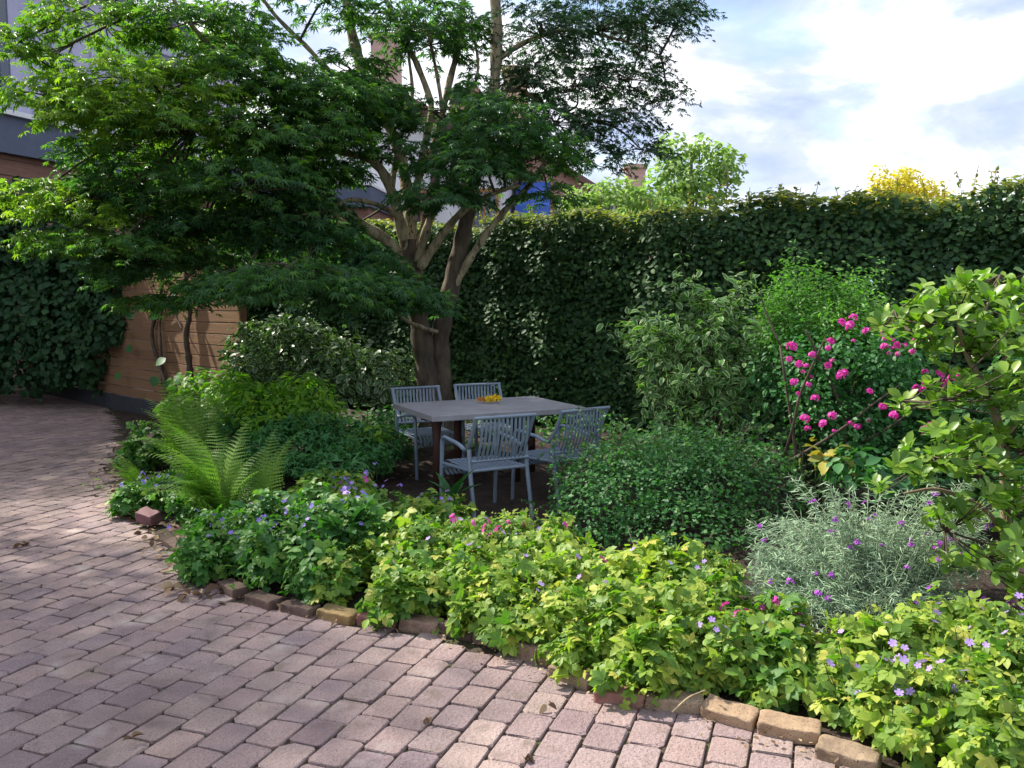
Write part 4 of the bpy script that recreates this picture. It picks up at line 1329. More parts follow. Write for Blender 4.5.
# dense small-leaved shrub in front of the chairs
bbase = P(680, 545, 6.0)
bar, bpos, bb = plant('barberry_shrub', 'dense low shrub of tiny rounded leaves right of the nearest chairs', 'shrub',
      [E(615, 490, 6.0, 58, 55, .5), E(680, 485, 6.2, 75, 58, .6), E(745, 495, 6.2, 58, 56, .5), E(590, 520, 5.7, 38, 40, .35), E(680, 530, 5.6, 80, 36, .45), E(640, 462, 6.3, 50, 26, .4), E(735, 462, 6.4, 50, 26, .4), E(580, 476, 6.2, 26, 22, .25), E(690, 460, 6.4, 50, 26, .4)],
      12000, L_SMALL, .033, 'barberry', bbase, nst=40, stemmat='twig', seed=35, lumpy=.22, jitter=.5)
mbs = MB(); sp_, sn_, sd_ = [], [], []
for k in range(190):
    i_ = rng.integers(0, len(bpos))
    p0 = bpos[i_]
    o_ = unit((p0 - [0, 0, .15])[None])[0]
    ln = rng.uniform(.12, .34)
    p1 = p0 + o_ * ln * .6 + [0, 0, .06]; p2 = p0 + o_ * ln + rng.normal(0, .05, 3) + [0, 0, rng.uniform(-.08, .06)]
    sp = smooth_line([p0 * .9, p1, p2], 5)
    mbs.tube(sp, .0022, 3, cap=False)
    m_ = int(ln / .011)
    f_ = rng.uniform(0, 1, m_) * (len(sp) - 1.01)
    ii = f_.astype(int); q = sp[ii] + (sp[ii + 1] - sp[ii]) * (f_ - ii)[:, None]
    sp_.append(q); sd_.append(np.cross(sp[ii + 1] - sp[ii], jit(m_, 1)) * 20 + jit(m_, .3)); sn_.append(jit(m_, .5) + [0, 0, .8])
mbs.build('spray_stems', M['twig'], bar)
sp_ = np.vstack(sp_)
scatter('sprays', L_SMALL, sp_, np.vstack(sn_), np.vstack(sd_), .03 * rng.uniform(.6, 1.2, len(sp_)), M['barberry'], bar, rng.beta(2, 1.6, len(sp_)))


# weigela: arching wands carrying paired leaves
def wands(parent, base, tips, per, proto, size, mat, stemmat, r0=.012, droop=.45, spread=.05, sag=.18, start=.25, nm='leaves', bias=0.0):
    sp_, sn_, sd_ = [], [], []
    mbs = MB()
    for b, t in zip(base, tips):
        b, t = np.asarray(b, float), np.asarray(t, float)
        L_ = np.linalg.norm(t - b)
        mid = (b + t) / 2 + np.array([0, 0, sag * L_]) - (t - b) * [.18, .18, 0] + rng.normal(0, .03 * L_, 3)
        sp = smooth_line([b, mid, t], 8)
        mbs.tube(sp, list(np.linspace(r0, .002, len(sp))), 5, cap=False)
        m_ = max(4, int(L_ * per))
        f_ = (start + (1 - start) * rng.random(m_) ** .8) * (len(sp) - 1.01)
        ii = f_.astype(int)
        tg = unit(sp[ii + 1] - sp[ii])
        q = sp[ii] + (sp[ii + 1] - sp[ii]) * (f_ - ii)[:, None] + jit(m_, spread)
        h = unit(np.cross(tg, jit(m_, 1)))
        sp_.append(q); sd_.append(h + tg * .6 - [0, 0, droop]); sn_.append(np.array([0, -.15, .75]) + h * .3 + jit(m_, .4))
    mbs.build('stems', M[stemmat], parent, smooth=True)
    sp_ = np.vstack(sp_)
    n = len(sp_)
    return scatter(nm, proto, sp_, np.vstack(sn_), np.vstack(sd_), size * rng.uniform(.6, 1.25, n), M[mat], parent, np.clip(rng.beta(1.6, 2, n) + bias, 0, 1)), sp_


wb = np.array([*P(700, 480, 7.6)[:2], .02])
weig = thing('variegated_shrub', 'tall loose shrub with cream edged leaves standing against the hedge', 'shrub', wb)
tips = []
for (px, py, d) in ((672, 282, 7.6), (722, 300, 7.7), (740, 278, 7.8), (700, 305, 7.5), (640, 310, 7.5), (628, 335, 7.4), (655, 330, 7.2), (680, 330, 7.1), (715, 330, 7.2), (745, 335, 7.5), (760, 355, 7.6), (765, 320, 7.8),
                    (640, 365, 7.1), (670, 370, 6.9), (705, 365, 6.9), (735, 375, 7.1), (650, 400, 7.0), (690, 405, 6.8), (720, 410, 6.9), (755, 400, 7.3), (640, 345, 7.8), (700, 340, 8), (668, 430, 6.9), (705, 440, 6.8), (735, 440, 7), (620, 315, 7.7)):
    tips.append(P(px, py, d) - wb)
tips += [t + rng.normal(0, .1, 3) for t in tips]
tips += [t + rng.normal(0, .14, 3) for t in tips[:26]]
bs = [np.array([rng.normal(0, .07), rng.normal(0, .07), 0]) for t in tips]
wands(weig, bs, tips, 48, proto_oval(.52, .45, .06, .2, 3), .085, 'weigela', 'twig', spread=.055, start=.3)

# feathery plant behind the rose
fb = np.array([*P(815, 470, 7.2)[:2], .02])
fea = thing('feathery_plant', 'tall feathery light green plant rising behind the pink roses', 'plant', fb)
tips = [P(px, py, d) - fb for px, py, d in ((775, 292, 7.2), (872, 296, 7.2), (765, 312, 7.1), (885, 315, 7.2), (795, 285, 7.1), (840, 275, 7.2), (860, 300, 7.1), (780, 310, 7.0), (825, 300, 6.9), (850, 320, 7), (805, 320, 6.9), (870, 330, 7.2), (835, 335, 6.9), (812, 272, 7.3), (790, 330, 7), (855, 282, 7.3))]
tips += [t + rng.normal(0, .12, 3) * [1.6, 1, .8] for t in tips] + [t + rng.normal(0, .16, 3) * [1.6, 1, .6] for t in tips]
wands(fea, [rng.normal(0, .06, 3) * [1, 1, 0] for t in tips], tips, 150, proto_oval(.42, .4, .04, .15, 1), .046, 'feathery', 'stem', r0=.006, spread=.06, start=.5, droop=.2)

# pink rose
rb = np.array([*P(830, 500, 6.6)[:2], .02])
rose = thing('rose_bush', 'rose bush with clusters of hot pink flowers on dark bare stems', 'rose', rb)
mb = MB()
for rows in ([(815, 490, 6.6, .02), (845, 440, 6.5, .018), (838, 400, 6.45, .015), (815, 350, 6.4, .01), (806, 330, 6.4, .007)],
             [(780, 468, 6.5, .012), (792, 430, 6.3, .01), (800, 395, 6.25, .009), (815, 360, 6.2, .008), (825, 338, 6.2, .005)],
             [(770, 470, 6.4, .012), (800, 455, 6.3, .012), (840, 430, 6.2, .01), (872, 405, 6.2, .008), (900, 385, 6.2, .005)],
             [(845, 440, 6.5, .014), (850, 400, 6.6, .01), (868, 350, 6.6, .008), (890, 330, 6.6, .005)],
             [(780, 345, 6.6, .008), (765, 310, 6.7, .006), (760, 290, 6.7, .004)], [(800, 480, 6.5, .014), (780, 345, 6.6, .009)],
             [(840, 455, 6.5, .012), (900, 420, 6.3, .009), (940, 380, 6.2, .006)]):
    sp = smooth_line([np.append(P(a_, b_, d_) - rb, r_) for a_, b_, d_, r_ in rows], 5)
    mb.tube(sp[:, :3], list(sp[:, 3]), 7)
mb.build('stems', M['twig'], rose, smooth=True)
foliage('foliage', [E(835, 370, 6.9, 62, 50, .45), E(880, 390, 6.8, 52, 60, .45), E(790, 380, 6.9, 36, 60, .35), E(860, 430, 6.7, 60, 44, .4), E(910, 350, 6.9, 40, 40, .35), E(930, 430, 6.6, 50, 50, .4), E(870, 465, 6.4, 50, 28, .35), E(815, 390, 6.5, 28, 50, .2), E(850, 360, 6.5, 40, 30, .2), E(845, 425, 6.4, 36, 26, .2), E(890, 365, 6.4, 30, 30, .2)],
        7600, L_OVAL, .045, M['herb'], rose, origin=rb, seed=40, zmin=-.8, lumpy=.35, shell=.6, up=.6)
fmr = flower_mesh('rose_cluster', FLOWER5, .015, M['p_pink'], 26, .036, True)
PINK = [(791, 347, 6.2), (831, 342, 6.15), (849, 328, 6.3), (842, 323, 6.4), (866, 331, 6.3), (887, 331, 6.2), (832, 361, 6.2), (812, 355, 6.2), (800, 365, 6.2), (803, 372, 6.15), (828, 366, 6.3), (808, 385, 6.3), (798, 394, 6.2),
        (805, 419, 6.2), (832, 416, 6.1), (834, 431, 6.2), (884, 347, 6.2), (893, 348, 6.3), (905, 346, 6.3), (915, 342, 6.1), (924, 388, 6.0), (946, 384, 6.0), (943, 378, 6.2), (925, 372, 6.3), (930, 426, 5.9), (893, 415, 6.0), (868, 420, 6.2),
        (917, 389, 6.1), (960, 386, 6), (976, 390, 6)]
PINK += [(x_ + random.uniform(-16, 18), y_ + random.uniform(-14, 16), d_ - .05) for x_, y_, d_ in PINK] + [(x_, y_, 5.2) for x_, y_ in ((887, 338), (897, 346), (912, 352), (926, 383), (944, 392), (952, 378), (931, 425), (925, 430), (894, 416), (870, 392))]
for x, y, d in PINK:
    o = link('flower_cluster', fmr, rose)
    o.location = [float(q) for q in P(x, y, d) - rb]
    s = random.uniform(.35, 1.0) * (.8 if d < 6 else 1); o.scale = (s, s, s * .9)
    o.rotation_euler = (random.uniform(0, .7), random.uniform(-.4, .4), random.uniform(0, 6))
plant('yellowing_perennial', 'small plant with yellowing leaves and pods at the foot of the rose', 'plant',
      [E(815, 455, 6.0, 16, 22, .12), E(835, 465, 6.0, 18, 22, .15)], 24, L_OVAL, .1, 'yellow_leaf', P(825, 495, 6.0), nst=8, seed=41)
plant('broad_leaf_perennial', 'dark broad leaved plant low beneath the rose stems', 'plant',
      [E(855, 470, 5.9, 28, 22, .2), E(890, 485, 5.9, 30, 20, .2)], 150, L_OVAL, .1, 'herb', P(865, 500, 5.9), nst=10, seed=42)

# silvery wallflower
eb = np.array([*G(865, 610)[:2], .02])
ery = thing('silver_wallflower', 'silvery narrow leaved bush with purple flowers sprawling left of the magnolia trunk', 'plant', eb)
tips = []
for k in range(520):
    px = rng.uniform(742, 985); 
    py = rng.uniform(515, 650) - 6 * math.sin((px - 742) / 243 * PI)
    dd = 4.95 - (py - 510) / 150 * .95 + rng.normal(0, .08)
    tips.append(P(px, py, dd) - eb)
for (px, py, d) in ((790, 475, 4.95), (786, 500, 4.9), (765, 530, 4.9), (835, 500, 4.8), (845, 520, 4.7), (880, 505, 4.9), (900, 490, 5.), (925, 500, 4.9), (940, 485, 5.), (955, 505, 4.9)):
    tips.append(P(px, py, d) - eb)
for k in range(70):
    px = rng.uniform(800, 1000); py = rng.uniform(480, 560)
    tips.append(P(px, py, 4.7 + rng.normal(0, .15)) - eb)
tips = [t for t in tips if t[2] > .03]
wands(ery, [np.array([t[0] * .35 + rng.normal(0, .05), t[1] * .35 + rng.normal(0, .05), 0]) for t in tips], tips, 120, L_NEEDLE, .056, 'silver', 'silver_stem', r0=.003, spread=.008, start=.25, droop=0, sag=.08)
fme = flower_mesh('purple_head', FLOWER5, .016, M['p_purple'], 6, .022, True)
for x, y, d in [(760, 527, 4.9), (764, 541, 4.8), (814, 503, 4.75), (835, 520, 4.7), (832, 533, 4.7), (848, 505, 4.8), (865, 503, 4.8), (870, 520, 4.75), (875, 516, 4.8), (857, 543, 4.6), (850, 548, 4.6), (901, 524, 4.7), (882, 546, 4.6),
                (911, 545, 4.6), (907, 568, 4.4), (910, 540, 4.7), (928, 535, 4.7), (935, 550, 4.6), (940, 545, 4.6), (950, 540, 4.7), (960, 555, 4.6), (932, 588, 4.3), (938, 560, 4.5), (929, 505, 4.9), (935, 495, 4.9), (964, 538, 4.7), (989, 527, 4.7),
                (816, 574, 4.4), (831, 576, 4.4), (818, 594, 4.3), (828, 599, 4.3), (841, 620, 4.1), (846, 643, 4.0), (769, 621, 4.1), (865, 623, 4.1), (770, 582, 4.4), (790, 582, 4.4), (985, 600, 4.3), (1010, 604, 4.3), (917, 600, 4.2), (942, 521, 4.8)]:
    o = link('flower', fme, ery)
    o.location = [float(q) for q in P(x, y, d - .2) - eb]
    s = random.uniform(.45, .85); o.scale = (s, s, s); o.rotation_euler = (random.uniform(0, .8), 0, random.uniform(0, 6))

# magnolia at the right
mg = np.array([*P(1012, 625, 4.55)[:2], .02])
mag = thing('magnolia_shrub', 'large shrub with glossy bright green paddle leaves and a tan trunk', 'shrub', mg)
mb = MB()
for rows in ([(1014, 632, 4.55, .034), (1010, 570, 4.55, .028), (1005, 500, 4.55, .026), (1003, 440, 4.55, .024), (985, 390, 4.6, .02), (965, 350, 4.65, .015), (955, 310, 4.7, .01)],
             [(1009, 545, 4.55, .014), (985, 510, 4.5, .012), (940, 490, 4.45, .01), (905, 493, 4.4, .006)], [(985, 390, 4.6, .014), (1010, 350, 4.6, .011), (1040, 320, 4.6, .008)],
             [(1003, 445, 4.55, .014), (1030, 400, 4.5, .012), (1070, 370, 4.5, .01)], [(965, 350, 4.65, .011), (930, 325, 4.7, .008), (895, 310, 4.7, .005)],
             [(975, 370, 4.62, .01), (935, 400, 4.5, .008), (900, 400, 4.45, .005)], [(1006, 510, 4.55, .012), (970, 470, 4.45, .009), (930, 455, 4.4, .006)],
             [(1010, 570, 4.55, .01), (980, 555, 4.4, .008), (945, 530, 4.35, .005)], [(965, 350, 4.65, .01), (990, 300, 4.6, .008), (1000, 275, 4.6, .005)]):
    sp = smooth_line([np.append(P(a_, b_, d_) - mg, r_) for a_, b_, d_, r_ in rows], 5)
    mb.tube(sp[:, :3], list(sp[:, 3]), 8)
mb.build('trunk', M['tan_bark'], mag, smooth=True)
WH = []
for (px, py, d, rx, ry, k) in ((960, 300, 4.7, 45, 22, 16), (1000, 285, 4.65, 35, 18, 12), (925, 315, 4.7, 40, 20, 14), (900, 330, 4.75, 26, 14, 7), (985, 335, 4.55, 50, 24, 18), (945, 345, 4.55, 36, 18, 11), (1020, 330, 4.5, 30, 30, 12), (970, 390, 4.5, 45, 20, 14),
                               (1010, 400, 4.4, 30, 30, 12), (915, 408, 4.4, 26, 10, 5), (960, 432, 4.4, 32, 12, 8), (925, 460, 4.3, 36, 16, 12), (985, 455, 4.3, 36, 24, 13), (1020, 480, 4.3, 20, 40, 10), (880, 490, 4.3, 8, 6, 2), (945, 515, 4.3, 28, 14, 6),
                               (970, 560, 4.3, 30, 12, 6), (1005, 560, 4.25, 25, 22, 8), (1060, 350, 4.5, 40, 50, 16), (1070, 450, 4.4, 50, 60, 18), (1060, 560, 4.3, 40, 40, 10), (1100, 400, 4.6, 40, 80, 14), (905, 465, 4.35, 16, 10, 4), (1000, 505, 4.25, 22, 22, 7), (1015, 545, 4.25, 16, 20, 5), (1018, 590, 4.2, 14, 14, 3)):
    for i in range(int(k * 1.35)):
        a_ = rng.uniform(0, 2 * PI); q = math.sqrt(rng.random())
        WH.append(P(px + rx * q * math.cos(a_), py + ry * q * math.sin(a_), d + rng.normal(0, .16)))
WH = np.array(WH)
pos, nr, dv, sc = [], [], [], []
for c in WH:
    ax = unit((np.array([rng.normal(-.1, .35), rng.normal(-.25, .35), .85]))[None])[0]
    k = rng.integers(6, 10)
    a0 = rng.uniform(0, 6.28)
    u_ = unit(np.cross(ax, [1, 0, .1])[None])[0]; v_ = np.cross(ax, u_)
    for i in range(k):
        a_ = a0 + i * 2.4
        o_ = u_ * math.cos(a_) + v_ * math.sin(a_)
        el = rng.uniform(.2, .95)
        dv.append(o_ * math.cos(el) + ax * math.sin(el)); nr.append(ax * math.cos(el) - o_ * math.sin(el) + rng.normal(0, .15, 3))
        pos.append(c + rng.normal(0, .012, 3)); sc.append(rng.uniform(.055, .105))
scatter('foliage', L_OBOV, np.array(pos) - mg, np.array(nr), np.array(dv), np.array(sc), M['magnolia'], mag, rng.beta(2, 2, len(pos)))
mbs = MB()
mpts = np.array([np.array(P(a_, b_, d_)) for a_, b_, d_ in ((1005, 500, 4.55), (1003, 440, 4.55), (985, 390, 4.6), (965, 350, 4.65), (955, 310, 4.7), (940, 490, 4.45), (1040, 320, 4.6), (1070, 370, 4.5), (895, 310, 4.7), (930, 325, 4.7), (900, 400, 4.45), (935, 400, 4.5), (930, 455, 4.4), (970, 470, 4.45), (945, 530, 4.35), (1000, 275, 4.6), (980, 555, 4.4))])
for c in WH:
    j = mpts[np.argmin(np.linalg.norm(mpts - c, axis=1))]
    mbs.tube(smooth_line([j, (j + c) / 2 + [0, 0, -.02], c], 3) - mg, list(np.linspace(.005, .0028, 7)), 5, cap=False)
mbs.build('twigs', M['twig'], mag, smooth=True)

# shade-loving cover under the maple and along the hedge foot
n = 9000
gp = np.column_stack([rng.uniform(-4.2, 6, n), rng.uniform(7.0, 13, n)])
hd = (gp - HA) @ hn
keep = (hd > -.2) & (hd < 3.2) & (np.abs((gp[:, 0] - TC[0]) * .9 + (gp[:, 1] - TC[1]) * .43) + 0 > 0)
tl = np.stack([(gp[:, 0] - TC[0]) * math.cos(TA) + (gp[:, 1] - TC[1]) * math.sin(TA), -(gp[:, 0] - TC[0]) * math.sin(TA) + (gp[:, 1] - TC[1]) * math.cos(TA)], 1)
keep &= ~((np.abs(tl[:, 0]) < 1.15) & (np.abs(tl[:, 1]) < 1.35)) & inside(BED, gp) & (gp[:, 1] > 7.6)
gp = gp[keep]; n = len(gp)
hh = (.16 + .14 * np.sin(gp[:, 0] * 2.3) * np.cos(gp[:, 1] * 1.9) + .1 * np.sin(gp[:, 0] * 5 + gp[:, 1] * 4)) * rng.random(n) ** .5 + .04
o = scatter('ground_cover', L_OVAL, np.column_stack([gp, hh]), jit(n, .45) + [0, -.1, .8], jit(n, 1), .075 * rng.uniform(.6, 1.3, n), M['rose'])
o['kind'] = 'stuff'

plant('evergreen_shrub', 'dark glossy evergreen shrub in the shade behind the magnolia', 'shrub',
      [E(990, 440, 6.4, 60, 60, .5), E(1060, 420, 6.4, 70, 80, .6), E(940, 470, 6.1, 46, 36, .4), E(1000, 500, 5.8, 60, 34, .4)], 4200, L_OVAL, .075, 'rose', P(1000, 520, 6.2), nst=20, stemmat='twig', seed=60)

# ------------------------------------------------------------------ trees beyond the hedge
def bg_tree(label, base, blobs, n, leaf, size, mat, trunkh, seed, wandy=None):
    t = thing('garden_tree', label, 'tree', (base[0], base[1], 0), group='trees beyond the hedge')
    b = np.array([base[0], base[1], 0])
    mb = MB(); mb.tube([(0, 0, 0), (.05, 0, trunkh * .6), (0, .05, trunkh)], [.09, .06, .02], 8)
    for q in blobs:
        c = np.array(q[:3]) - b
        mb.tube(smooth_line([(0, 0, trunkh * .55), c * .6 + [0, 0, trunkh * .15], c], 4), list(np.linspace(.035, .01, 9)), 6)
    mb.build('trunk', M['bark'], t, smooth=True)
    foliage('crown', blobs, n, leaf, size, M[mat], t, origin=b, seed=seed, zmin=-.8, lumpy=.4, shell=.5, jitter=.6)
    return t


bg_tree('pale green young tree showing above the hedge against the sky', P(690, 250, 15), [E(690, 190, 15, 42, 30, .6), E(672, 160, 15, 14, 28, .3), E(725, 165, 15, 20, 22, .35), E(700, 150, 15, 12, 14, .25), E(650, 210, 14.5, 30, 18, .5)], 3000, L_OVAL, .1, 'pale_tree', 4.2, 50)
bg_tree('small yellow green sapling poking up beside the brick chimney', P(600, 250, 13.5), [E(610, 195, 13.5, 34, 16, .5), E(585, 205, 13.5, 22, 12, .4), E(640, 200, 13.5, 18, 12, .4)], 1300, L_OVAL, .085, 'pale_tree', 3.4, 51)
bg_tree('golden yellow tree glowing above the hedge', P(895, 250, 16), [E(900, 188, 16, 20, 20, .6), E(878, 186, 16, 9, 20, .3), E(925, 192, 16, 18, 12, .5), E(900, 208, 16, 60, 20, .7), E(905, 180, 16, 8, 18, .3), E(868, 200, 16, 12, 12, .3), E(948, 205, 16, 14, 12, .3)], 5200, L_OVAL, .06, 'golden', 3.9, 52)


ot = thing('added_shade_tree', 'unseen tree added for shade at the left edge of the paved yard', 'tree', (-7.3, 6.6, 0))  # out of view, added to shade the left paving
mb = MB(); mb.tube(smooth_line([(0, 0, 0), (.1, .05, 2.5), (-.05, .1, 5), (.05, 0, 7.4)], 5), list(np.linspace(.13, .03, 16)), 10)
for q in range(9):
    a_ = q * 2.4; z = 3 + q * .4
    mb.tube(smooth_line([(0, 0, z), (.7 * math.cos(a_), .7 * math.sin(a_), z + .5), (1.5 * math.cos(a_), 1.5 * math.sin(a_), z + .8)], 4), list(np.linspace(.035, .008, 9)), 6)
mb.build('trunk', M['bark'], ot, smooth=True)
foliage('crown', [(-7.3, 6.6, 5.2, 1.9, 1.9, 1.9), (-6.6, 5.6, 4.6, 1.2, 1.3, 1.1), (-7.6, 7.4, 6.6, 1.4, 1.4, 1.3), (-6.9, 7.4, 4.3, 1.2, 1.2, 1.0), (-6.4, 6.4, 6.0, 1.1, 1.2, 1.0), (-7.2, 5.4, 5.9, 1.2, 1.2, 1.1)], 12000, L_OVAL, .09, M['hedge_top'], ot, origin=np.array([-7.3, 6.6, 0]), seed=70, zmin=-.8, lumpy=.3, shell=.35, jitter=.6)

ot2 = copy_tree(ot)  # second added tree, also unseen, shading the far left paving
ot2.location = (-10.4, 11.6, 0); ot2.rotation_euler = (0, 0, 2.1); ot2.scale = (1.15, 1.15, 1.05)
tag(ot2, 'unseen tree added for shade beside the slate blue building', 'tree', 'unseen trees added to shade the left of the yard')
ot['group'] = 'unseen trees added to shade the left of the yard'

# ------------------------------------------------------------------ buildings
bo = np.array([-10.6, 18.0])
ba = math.atan2(.932, .363)
bA = thing('modern_house', 'slate blue and lilac flat roofed building with brown cladding rising behind the maple', 'building', (*bo, 0), ba)
# local x runs away from the camera along the wall, local y points into the building
m = MB(); m.box((-2.5, 3.0, 2.36), (23, 6, 4.72)); m.build('wall', M['brownclad'], bA)
m = MB(); m.box((-2.5, 2.95, 5.1), (23.3, 6.3, .76)); m.build('fascia', M['fascia'], bA)
m = MB(); m.box((-2.5, 2.93, 5.53), (23.36, 6.5, .1)); m.build('roof_trim', M['trim'], bA)
m = MB()
x = -14.0
while x < 9:
    m.box((x + .14, 4.0, 7.35), (.28, 6.0 if int(round(x / .28)) % 2 else 5.9, 3.62)); x += .28
m.build('upper_cladding', M['lilac'], bA)
m = MB(); m.box((-2.5, 4.0, 9.2), (23.2, 6.3, .1)); m.build('upper_roof_edge', M['fascia'], bA)
for xx in (1.2, 6.0):
    m = MB(); m.box((xx, .985, 7.2), (.9 if xx > 2 else .3, .06, 2.2)); wn = m.build('window', M['fascia'], bA)
    m = MB(); m.box((xx, .945, 7.2), (.75 if xx > 2 else .2, .03, 2.05)); m.build('pane', M['glass'], wn)
m = MB()
for z in (4.62, 4.3, 3.98, 3.66): m.box((-2.5, -.006, z), (23, .012, .012))
m.build('cladding_joint', M['darkwood'], bA)

hb = thing('gabled_house', 'white rendered house with red brown tiled roof and pale brick chimney behind the maple', 'building', (-2.6, 24.5, 0), math.radians(-6))
m = MB()
m.add([(-4.2, 0, 0), (2.4, 0, 0), (2.4, 0, 5.7), (-.4, 0, 7.2), (-4.2, 0, 5.0), (-4.2, 8, 0), (2.4, 8, 0), (2.4, 8, 5.7), (-.4, 8, 7.2), (-4.2, 8, 5.0)],
      [(0, 1, 2, 3, 4), (9, 8, 7, 6, 5), (1, 6, 7, 2), (5, 0, 4, 9)])
m.build('wall', M['render'], hb)
m = MB()
for (xa, za, xb, zb) in ((-.4, 7.38, 2.8, 5.65), (-.4, 7.38, -5.2, 4.55)):
    dz = .22
    m.add([(xa, -.5, za), (xb, -.5, zb), (xb, 8.5, zb), (xa, 8.5, za), (xa, -.5, za - dz), (xb, -.5, zb - dz), (xb, 8.5, zb - dz), (xa, 8.5, za - dz)],
          [(0, 1, 2, 3), (7, 6, 5, 4), (0, 4, 5, 1), (1, 5, 6, 2), (2, 6, 7, 3)])
rf = m.build('roof', M['rooftile'], hb)
m = MB(); m.add([(-.4, -.53, 7.2), (2.85, -.53, 5.44), (2.85, -.53, 5.16), (-.4, -.53, 6.9), (-.4, -.5, 7.2), (2.85, -.5, 5.44), (2.85, -.5, 5.16), (-.4, -.5, 6.9)], [(3, 2, 1, 0), (0, 1, 5, 4), (3, 7, 6, 2), (4, 5, 6, 7)])
m.build('barge_board', M['darkwood'], hb)
m = MB(); m.box((-1.9, -1.6, 2.0), (2.6, 2.8, 4.0)); m.build('extension_wall', M['brownclad'], hb)
m = MB(); m.box((-1.9, -1.62, 4.25), (2.8, 3.1, .5)); m.build('extension_fascia', M['fascia'], hb)
m = MB(); m.box((-1.9, -1.62, 4.53), (2.86, 3.16, .06)); m.build('extension_trim', M['trim'], hb)
for px_ in (.45, 1.3):
    m = MB(); m.box((px_, -.09, 5.1), (.14, .16, 1.6)); m.build('post', M['darkwood'], hb)
for cx, cy, top, wd, mt in ((-1.25, 1.6, 9.3, .75, 'brickpink'), (1.0, 2.0, 7.8, .8, 'brick')):
    m = MB(); m.box((cx, cy, (5.2 + top) / 2), (wd, .7, top - 5.2)); m.box((cx, cy, top + .06), (wd + .14, .84, .12)); m.build('chimney', M[mt], rf)
for cx, wd in ((-3.5, 1.0), (.1, .5), (1.85, .8)):
    m = MB()
    for dx, dz, sx, sz in ((0, .66, wd, .09), (0, -.66, wd, .09), (-wd / 2 + .04, 0, .08, 1.23), (wd / 2 - .04, 0, .08, 1.23), (0, 0, .06, 1.23)): m.box((cx + dx, -.04, 4.1 + dz), (sx, .1, sz))
    wn = m.build('window', M['orangewood'], hb)
    m = MB(); m.box((cx, -.012, 4.1), (wd - .1, .02, 1.3)); m.build('pane', M['glass'], wn)

hc = thing('brick_house', 'pink brick house with brown roof, a chimney and a blue awning seen over the hedge', 'building', (1.9, 26.5, 0), math.radians(-4))
m = MB()
m.add([(-2.9, 0, 0), (1.3, 0, 0), (1.3, 0, 4.55), (-1.4, 0, 6.25), (-2.9, 0, 5.3), (-2.9, 8, 0), (1.3, 8, 0), (1.3, 8, 4.55), (-1.4, 8, 6.25), (-2.9, 8, 5.3)],
      [(0, 1, 2, 3, 4), (9, 8, 7, 6, 5), (1, 6, 7, 2), (5, 0, 4, 9)])
m.build('wall', M['brick'], hc)
m = MB()
for (xa, za, xb, zb) in ((-1.4, 6.45, 1.6, 4.55), (-1.4, 6.45, -3.2, 5.3)):
    dz = .2
    m.add([(xa, -.35, za), (xb, -.35, zb), (xb, 8.4, zb), (xa, 8.4, za), (xa, -.35, za - dz), (xb, -.35, zb - dz), (xb, 8.4, zb - dz), (xa, 8.4, za - dz)],
          [(0, 1, 2, 3), (7, 6, 5, 4), (0, 4, 5, 1), (1, 5, 6, 2), (2, 6, 7, 3)])
rf = m.build('roof', M['rooftile'], hc)
m = MB(); m.box((2.1, 2.0, 2.25), (1.6, 4, 4.5)); m.build('annex_wall', M['brickpink'], hc)
m = MB(); m.box((1.85, 1.2, 5.15), (.6, .6, 1.36)); m.box((1.85, 1.2, 5.88), (.72, .72, .12)); m.build('chimney', M['brickpink'], hc)
m = MB(); m.add([(-1.75, -.05, 5.3), (-.75, -.05, 5.3), (-.75, -.95, 4.5), (-1.75, -.95, 4.5), (-1.75, -.95, 4.2), (-.75, -.95, 4.2), (-1.75, -.05, 4.3), (-.75, -.05, 4.3)], [(0, 3, 2, 1), (3, 4, 5, 2), (0, 6, 3), (1, 2, 7), (6, 4, 3), (7, 2, 5)])
m.build('awning', M['blue'], hc)
for cx in (-.1, .75):
    m = MB()
    for dx, dz, sx, sz in ((0, .6, .9, .08), (0, -.6, .9, .08), (-.41, 0, .08, 1.12), (.41, 0, .08, 1.12)): m.box((cx + dx, -.03, 4.0 + dz), (sx, .08, sz))
    wn = m.build('window', M['trim'], hc)
    m = MB(); m.box((cx, -.01, 4.0), (.76, .016, 1.14)); m.build('pane', M['glass'], wn)

m = MB(); m.box((0, 0, 4.8), (.8, .8, 9.6)); m.box((0, 0, 9.7), (.95, .95, .15))
bc = m.build('chimney_stack', M['brickyellow']); bc.location = (.12, 31, 0)
tag(bc, 'buff brick chimney stack glimpsed between the upper maple limbs', 'chimney')

# ------------------------------------------------------------------ litter, weeds
def leaf_litter(name, pts, size, mat, label=None, kind='stuff', z=.012):
    n = len(pts)
    nr = jit(n, .45) + [0, 0, 1]
    o = scatter(name, L_OVAL, np.column_stack([pts, rng.uniform(.004, z * 2, n)]), nr, jit(n, 1), size * rng.uniform(.5, 1.3, n), mat)
    if kind: o['kind'] = kind
    return o


k = 900
ii = rng.integers(0, len(EDGE_S) - 1, k)
ep = EDGE_S[ii, :2] + (EDGE_S[ii + 1, :2] - EDGE_S[ii, :2]) * rng.random((k, 1))
keep = (ep[:, 1] > 4.6) & (ep[:, 1] < 10)
leaf_litter('leaf_litter', (ep + rng.normal(0, .11, (k, 2)))[keep], .055, M['dry_leaf'])
kk = rng.random(k) < .55
leaf_litter('soil_crumbs', (ep + rng.normal(0, .05, (k, 2)) - [.03, .05])[kk], .022, M['dry_leaf'])

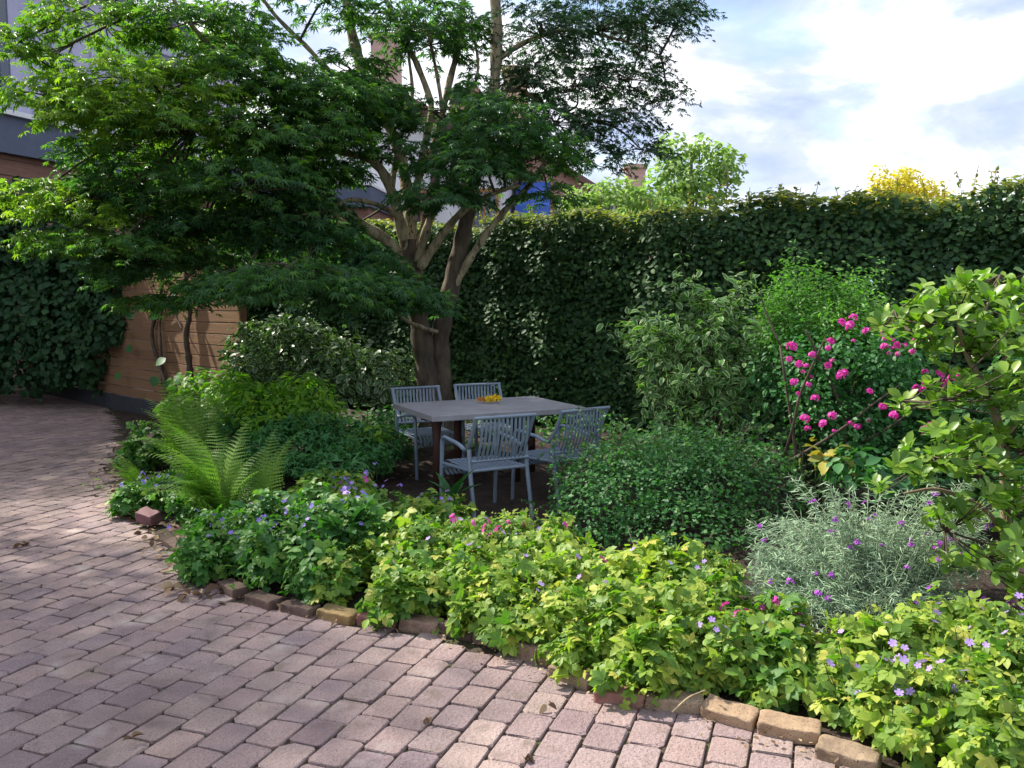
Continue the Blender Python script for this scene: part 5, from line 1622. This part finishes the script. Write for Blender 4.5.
n = 420
cp = np.column_stack([rng.uniform(-6, 1.6, n), rng.uniform(2.6, 11, n)])
cp = cp[~inside(BED, cp) & (np.abs(cp[:, 0]) < cp[:, 1] * .62 + .3)]
leaf_litter('leaf_litter', cp, .014, M['dry_leaf'], z=.006)

FALL = 'dry leaves fallen on the paving'
for (px, py, s, lab) in ((172, 590, .09, 'curled tan dry leaf lying furthest out on the paving by the border'), (190, 597, .08, 'tan dry leaf between two other curled leaves beside the dark soil'), (204, 596, .1, 'large crumpled tan leaf at the shaded foot of the border'),
                         (429, 720, .05, 'small rust brown leaf alone on a paver in the middle of the yard'), (547, 708, .05, 'small rust brown leaf on the joint near the bend of the border'), (526, 759, .06, 'brown curled leaf at the lower edge of the paving'),
                         (131, 742, .05, 'dark shrivelled leaf on the purple pavers'), (23, 546, .08, 'pale tan leaf alone on the shaded pavers'), (335, 624, .05, 'small dark leaf close to the mossy ochre brick')):
    g = G(px, py, .01)
    n = 3 if s > .07 else 2
    o = scatter('fallen_leaf', proto_oval(.6, .45, .3, .35, 3), rng.normal(0, s * .12, (n, 3)) * [1, 1, 0] + [0, 0, .012], jit(n, .5) + [0, 0, 1], jit(n, 1), s * rng.uniform(.7, 1, n), M['dry_leaf'])
    o.location = [float(q) for q in g]
    tag(o, lab, 'leaf', FALL)

for (px, py, lab, n, s) in ((376, 632, 'small yellow green weed growing from the joint before the red brick', 14, .055), (95, 490, 'tiny green weed alone in a paving joint near the leaf litter', 5, .06), (120, 505, 'low green weed rooted in the leaf litter', 9, .07), (785, 620 + 90, 'little seedling in the soil behind the orange yellow brick', 8, .05)):
    g = G(px, py)
    t = thing('weed', lab, 'weed', (g[0], g[1], 0))
    a_ = rng.uniform(0, 6.28, n); el = rng.uniform(.15, .9, n)
    dv = np.stack([np.cos(a_), np.sin(a_), np.sin(el) * .4], 1)
    ps = np.column_stack([rng.normal(0, .035, (n, 2)), rng.uniform(.02, .09, n)])
    scatter('leaves', L_OVAL, ps, np.tile([0, -.2, 1.], (n, 1)) + jit(n, .25), dv, s * rng.uniform(.7, 1.2, n), M['lime'], t)
    stems('stems', np.zeros((n, 3)), ps, M['stem'], t, .0025, .0015, n=3, sides=3)

a_, b_ = G(672, 712, .03), G(705, 690, .09)
m = MB(); m.tube(smooth_line([a_, (a_ + b_) / 2 + [0, 0, .015], b_], 4), .0028, 5)
tag(m.build('dry_straw', mat_noise('straw', [(.3, (.5, .38, .2)), (.7, (.6, .48, .28))], 20)), 'pale dry straw leaning across the tan edging brick', 'straw')
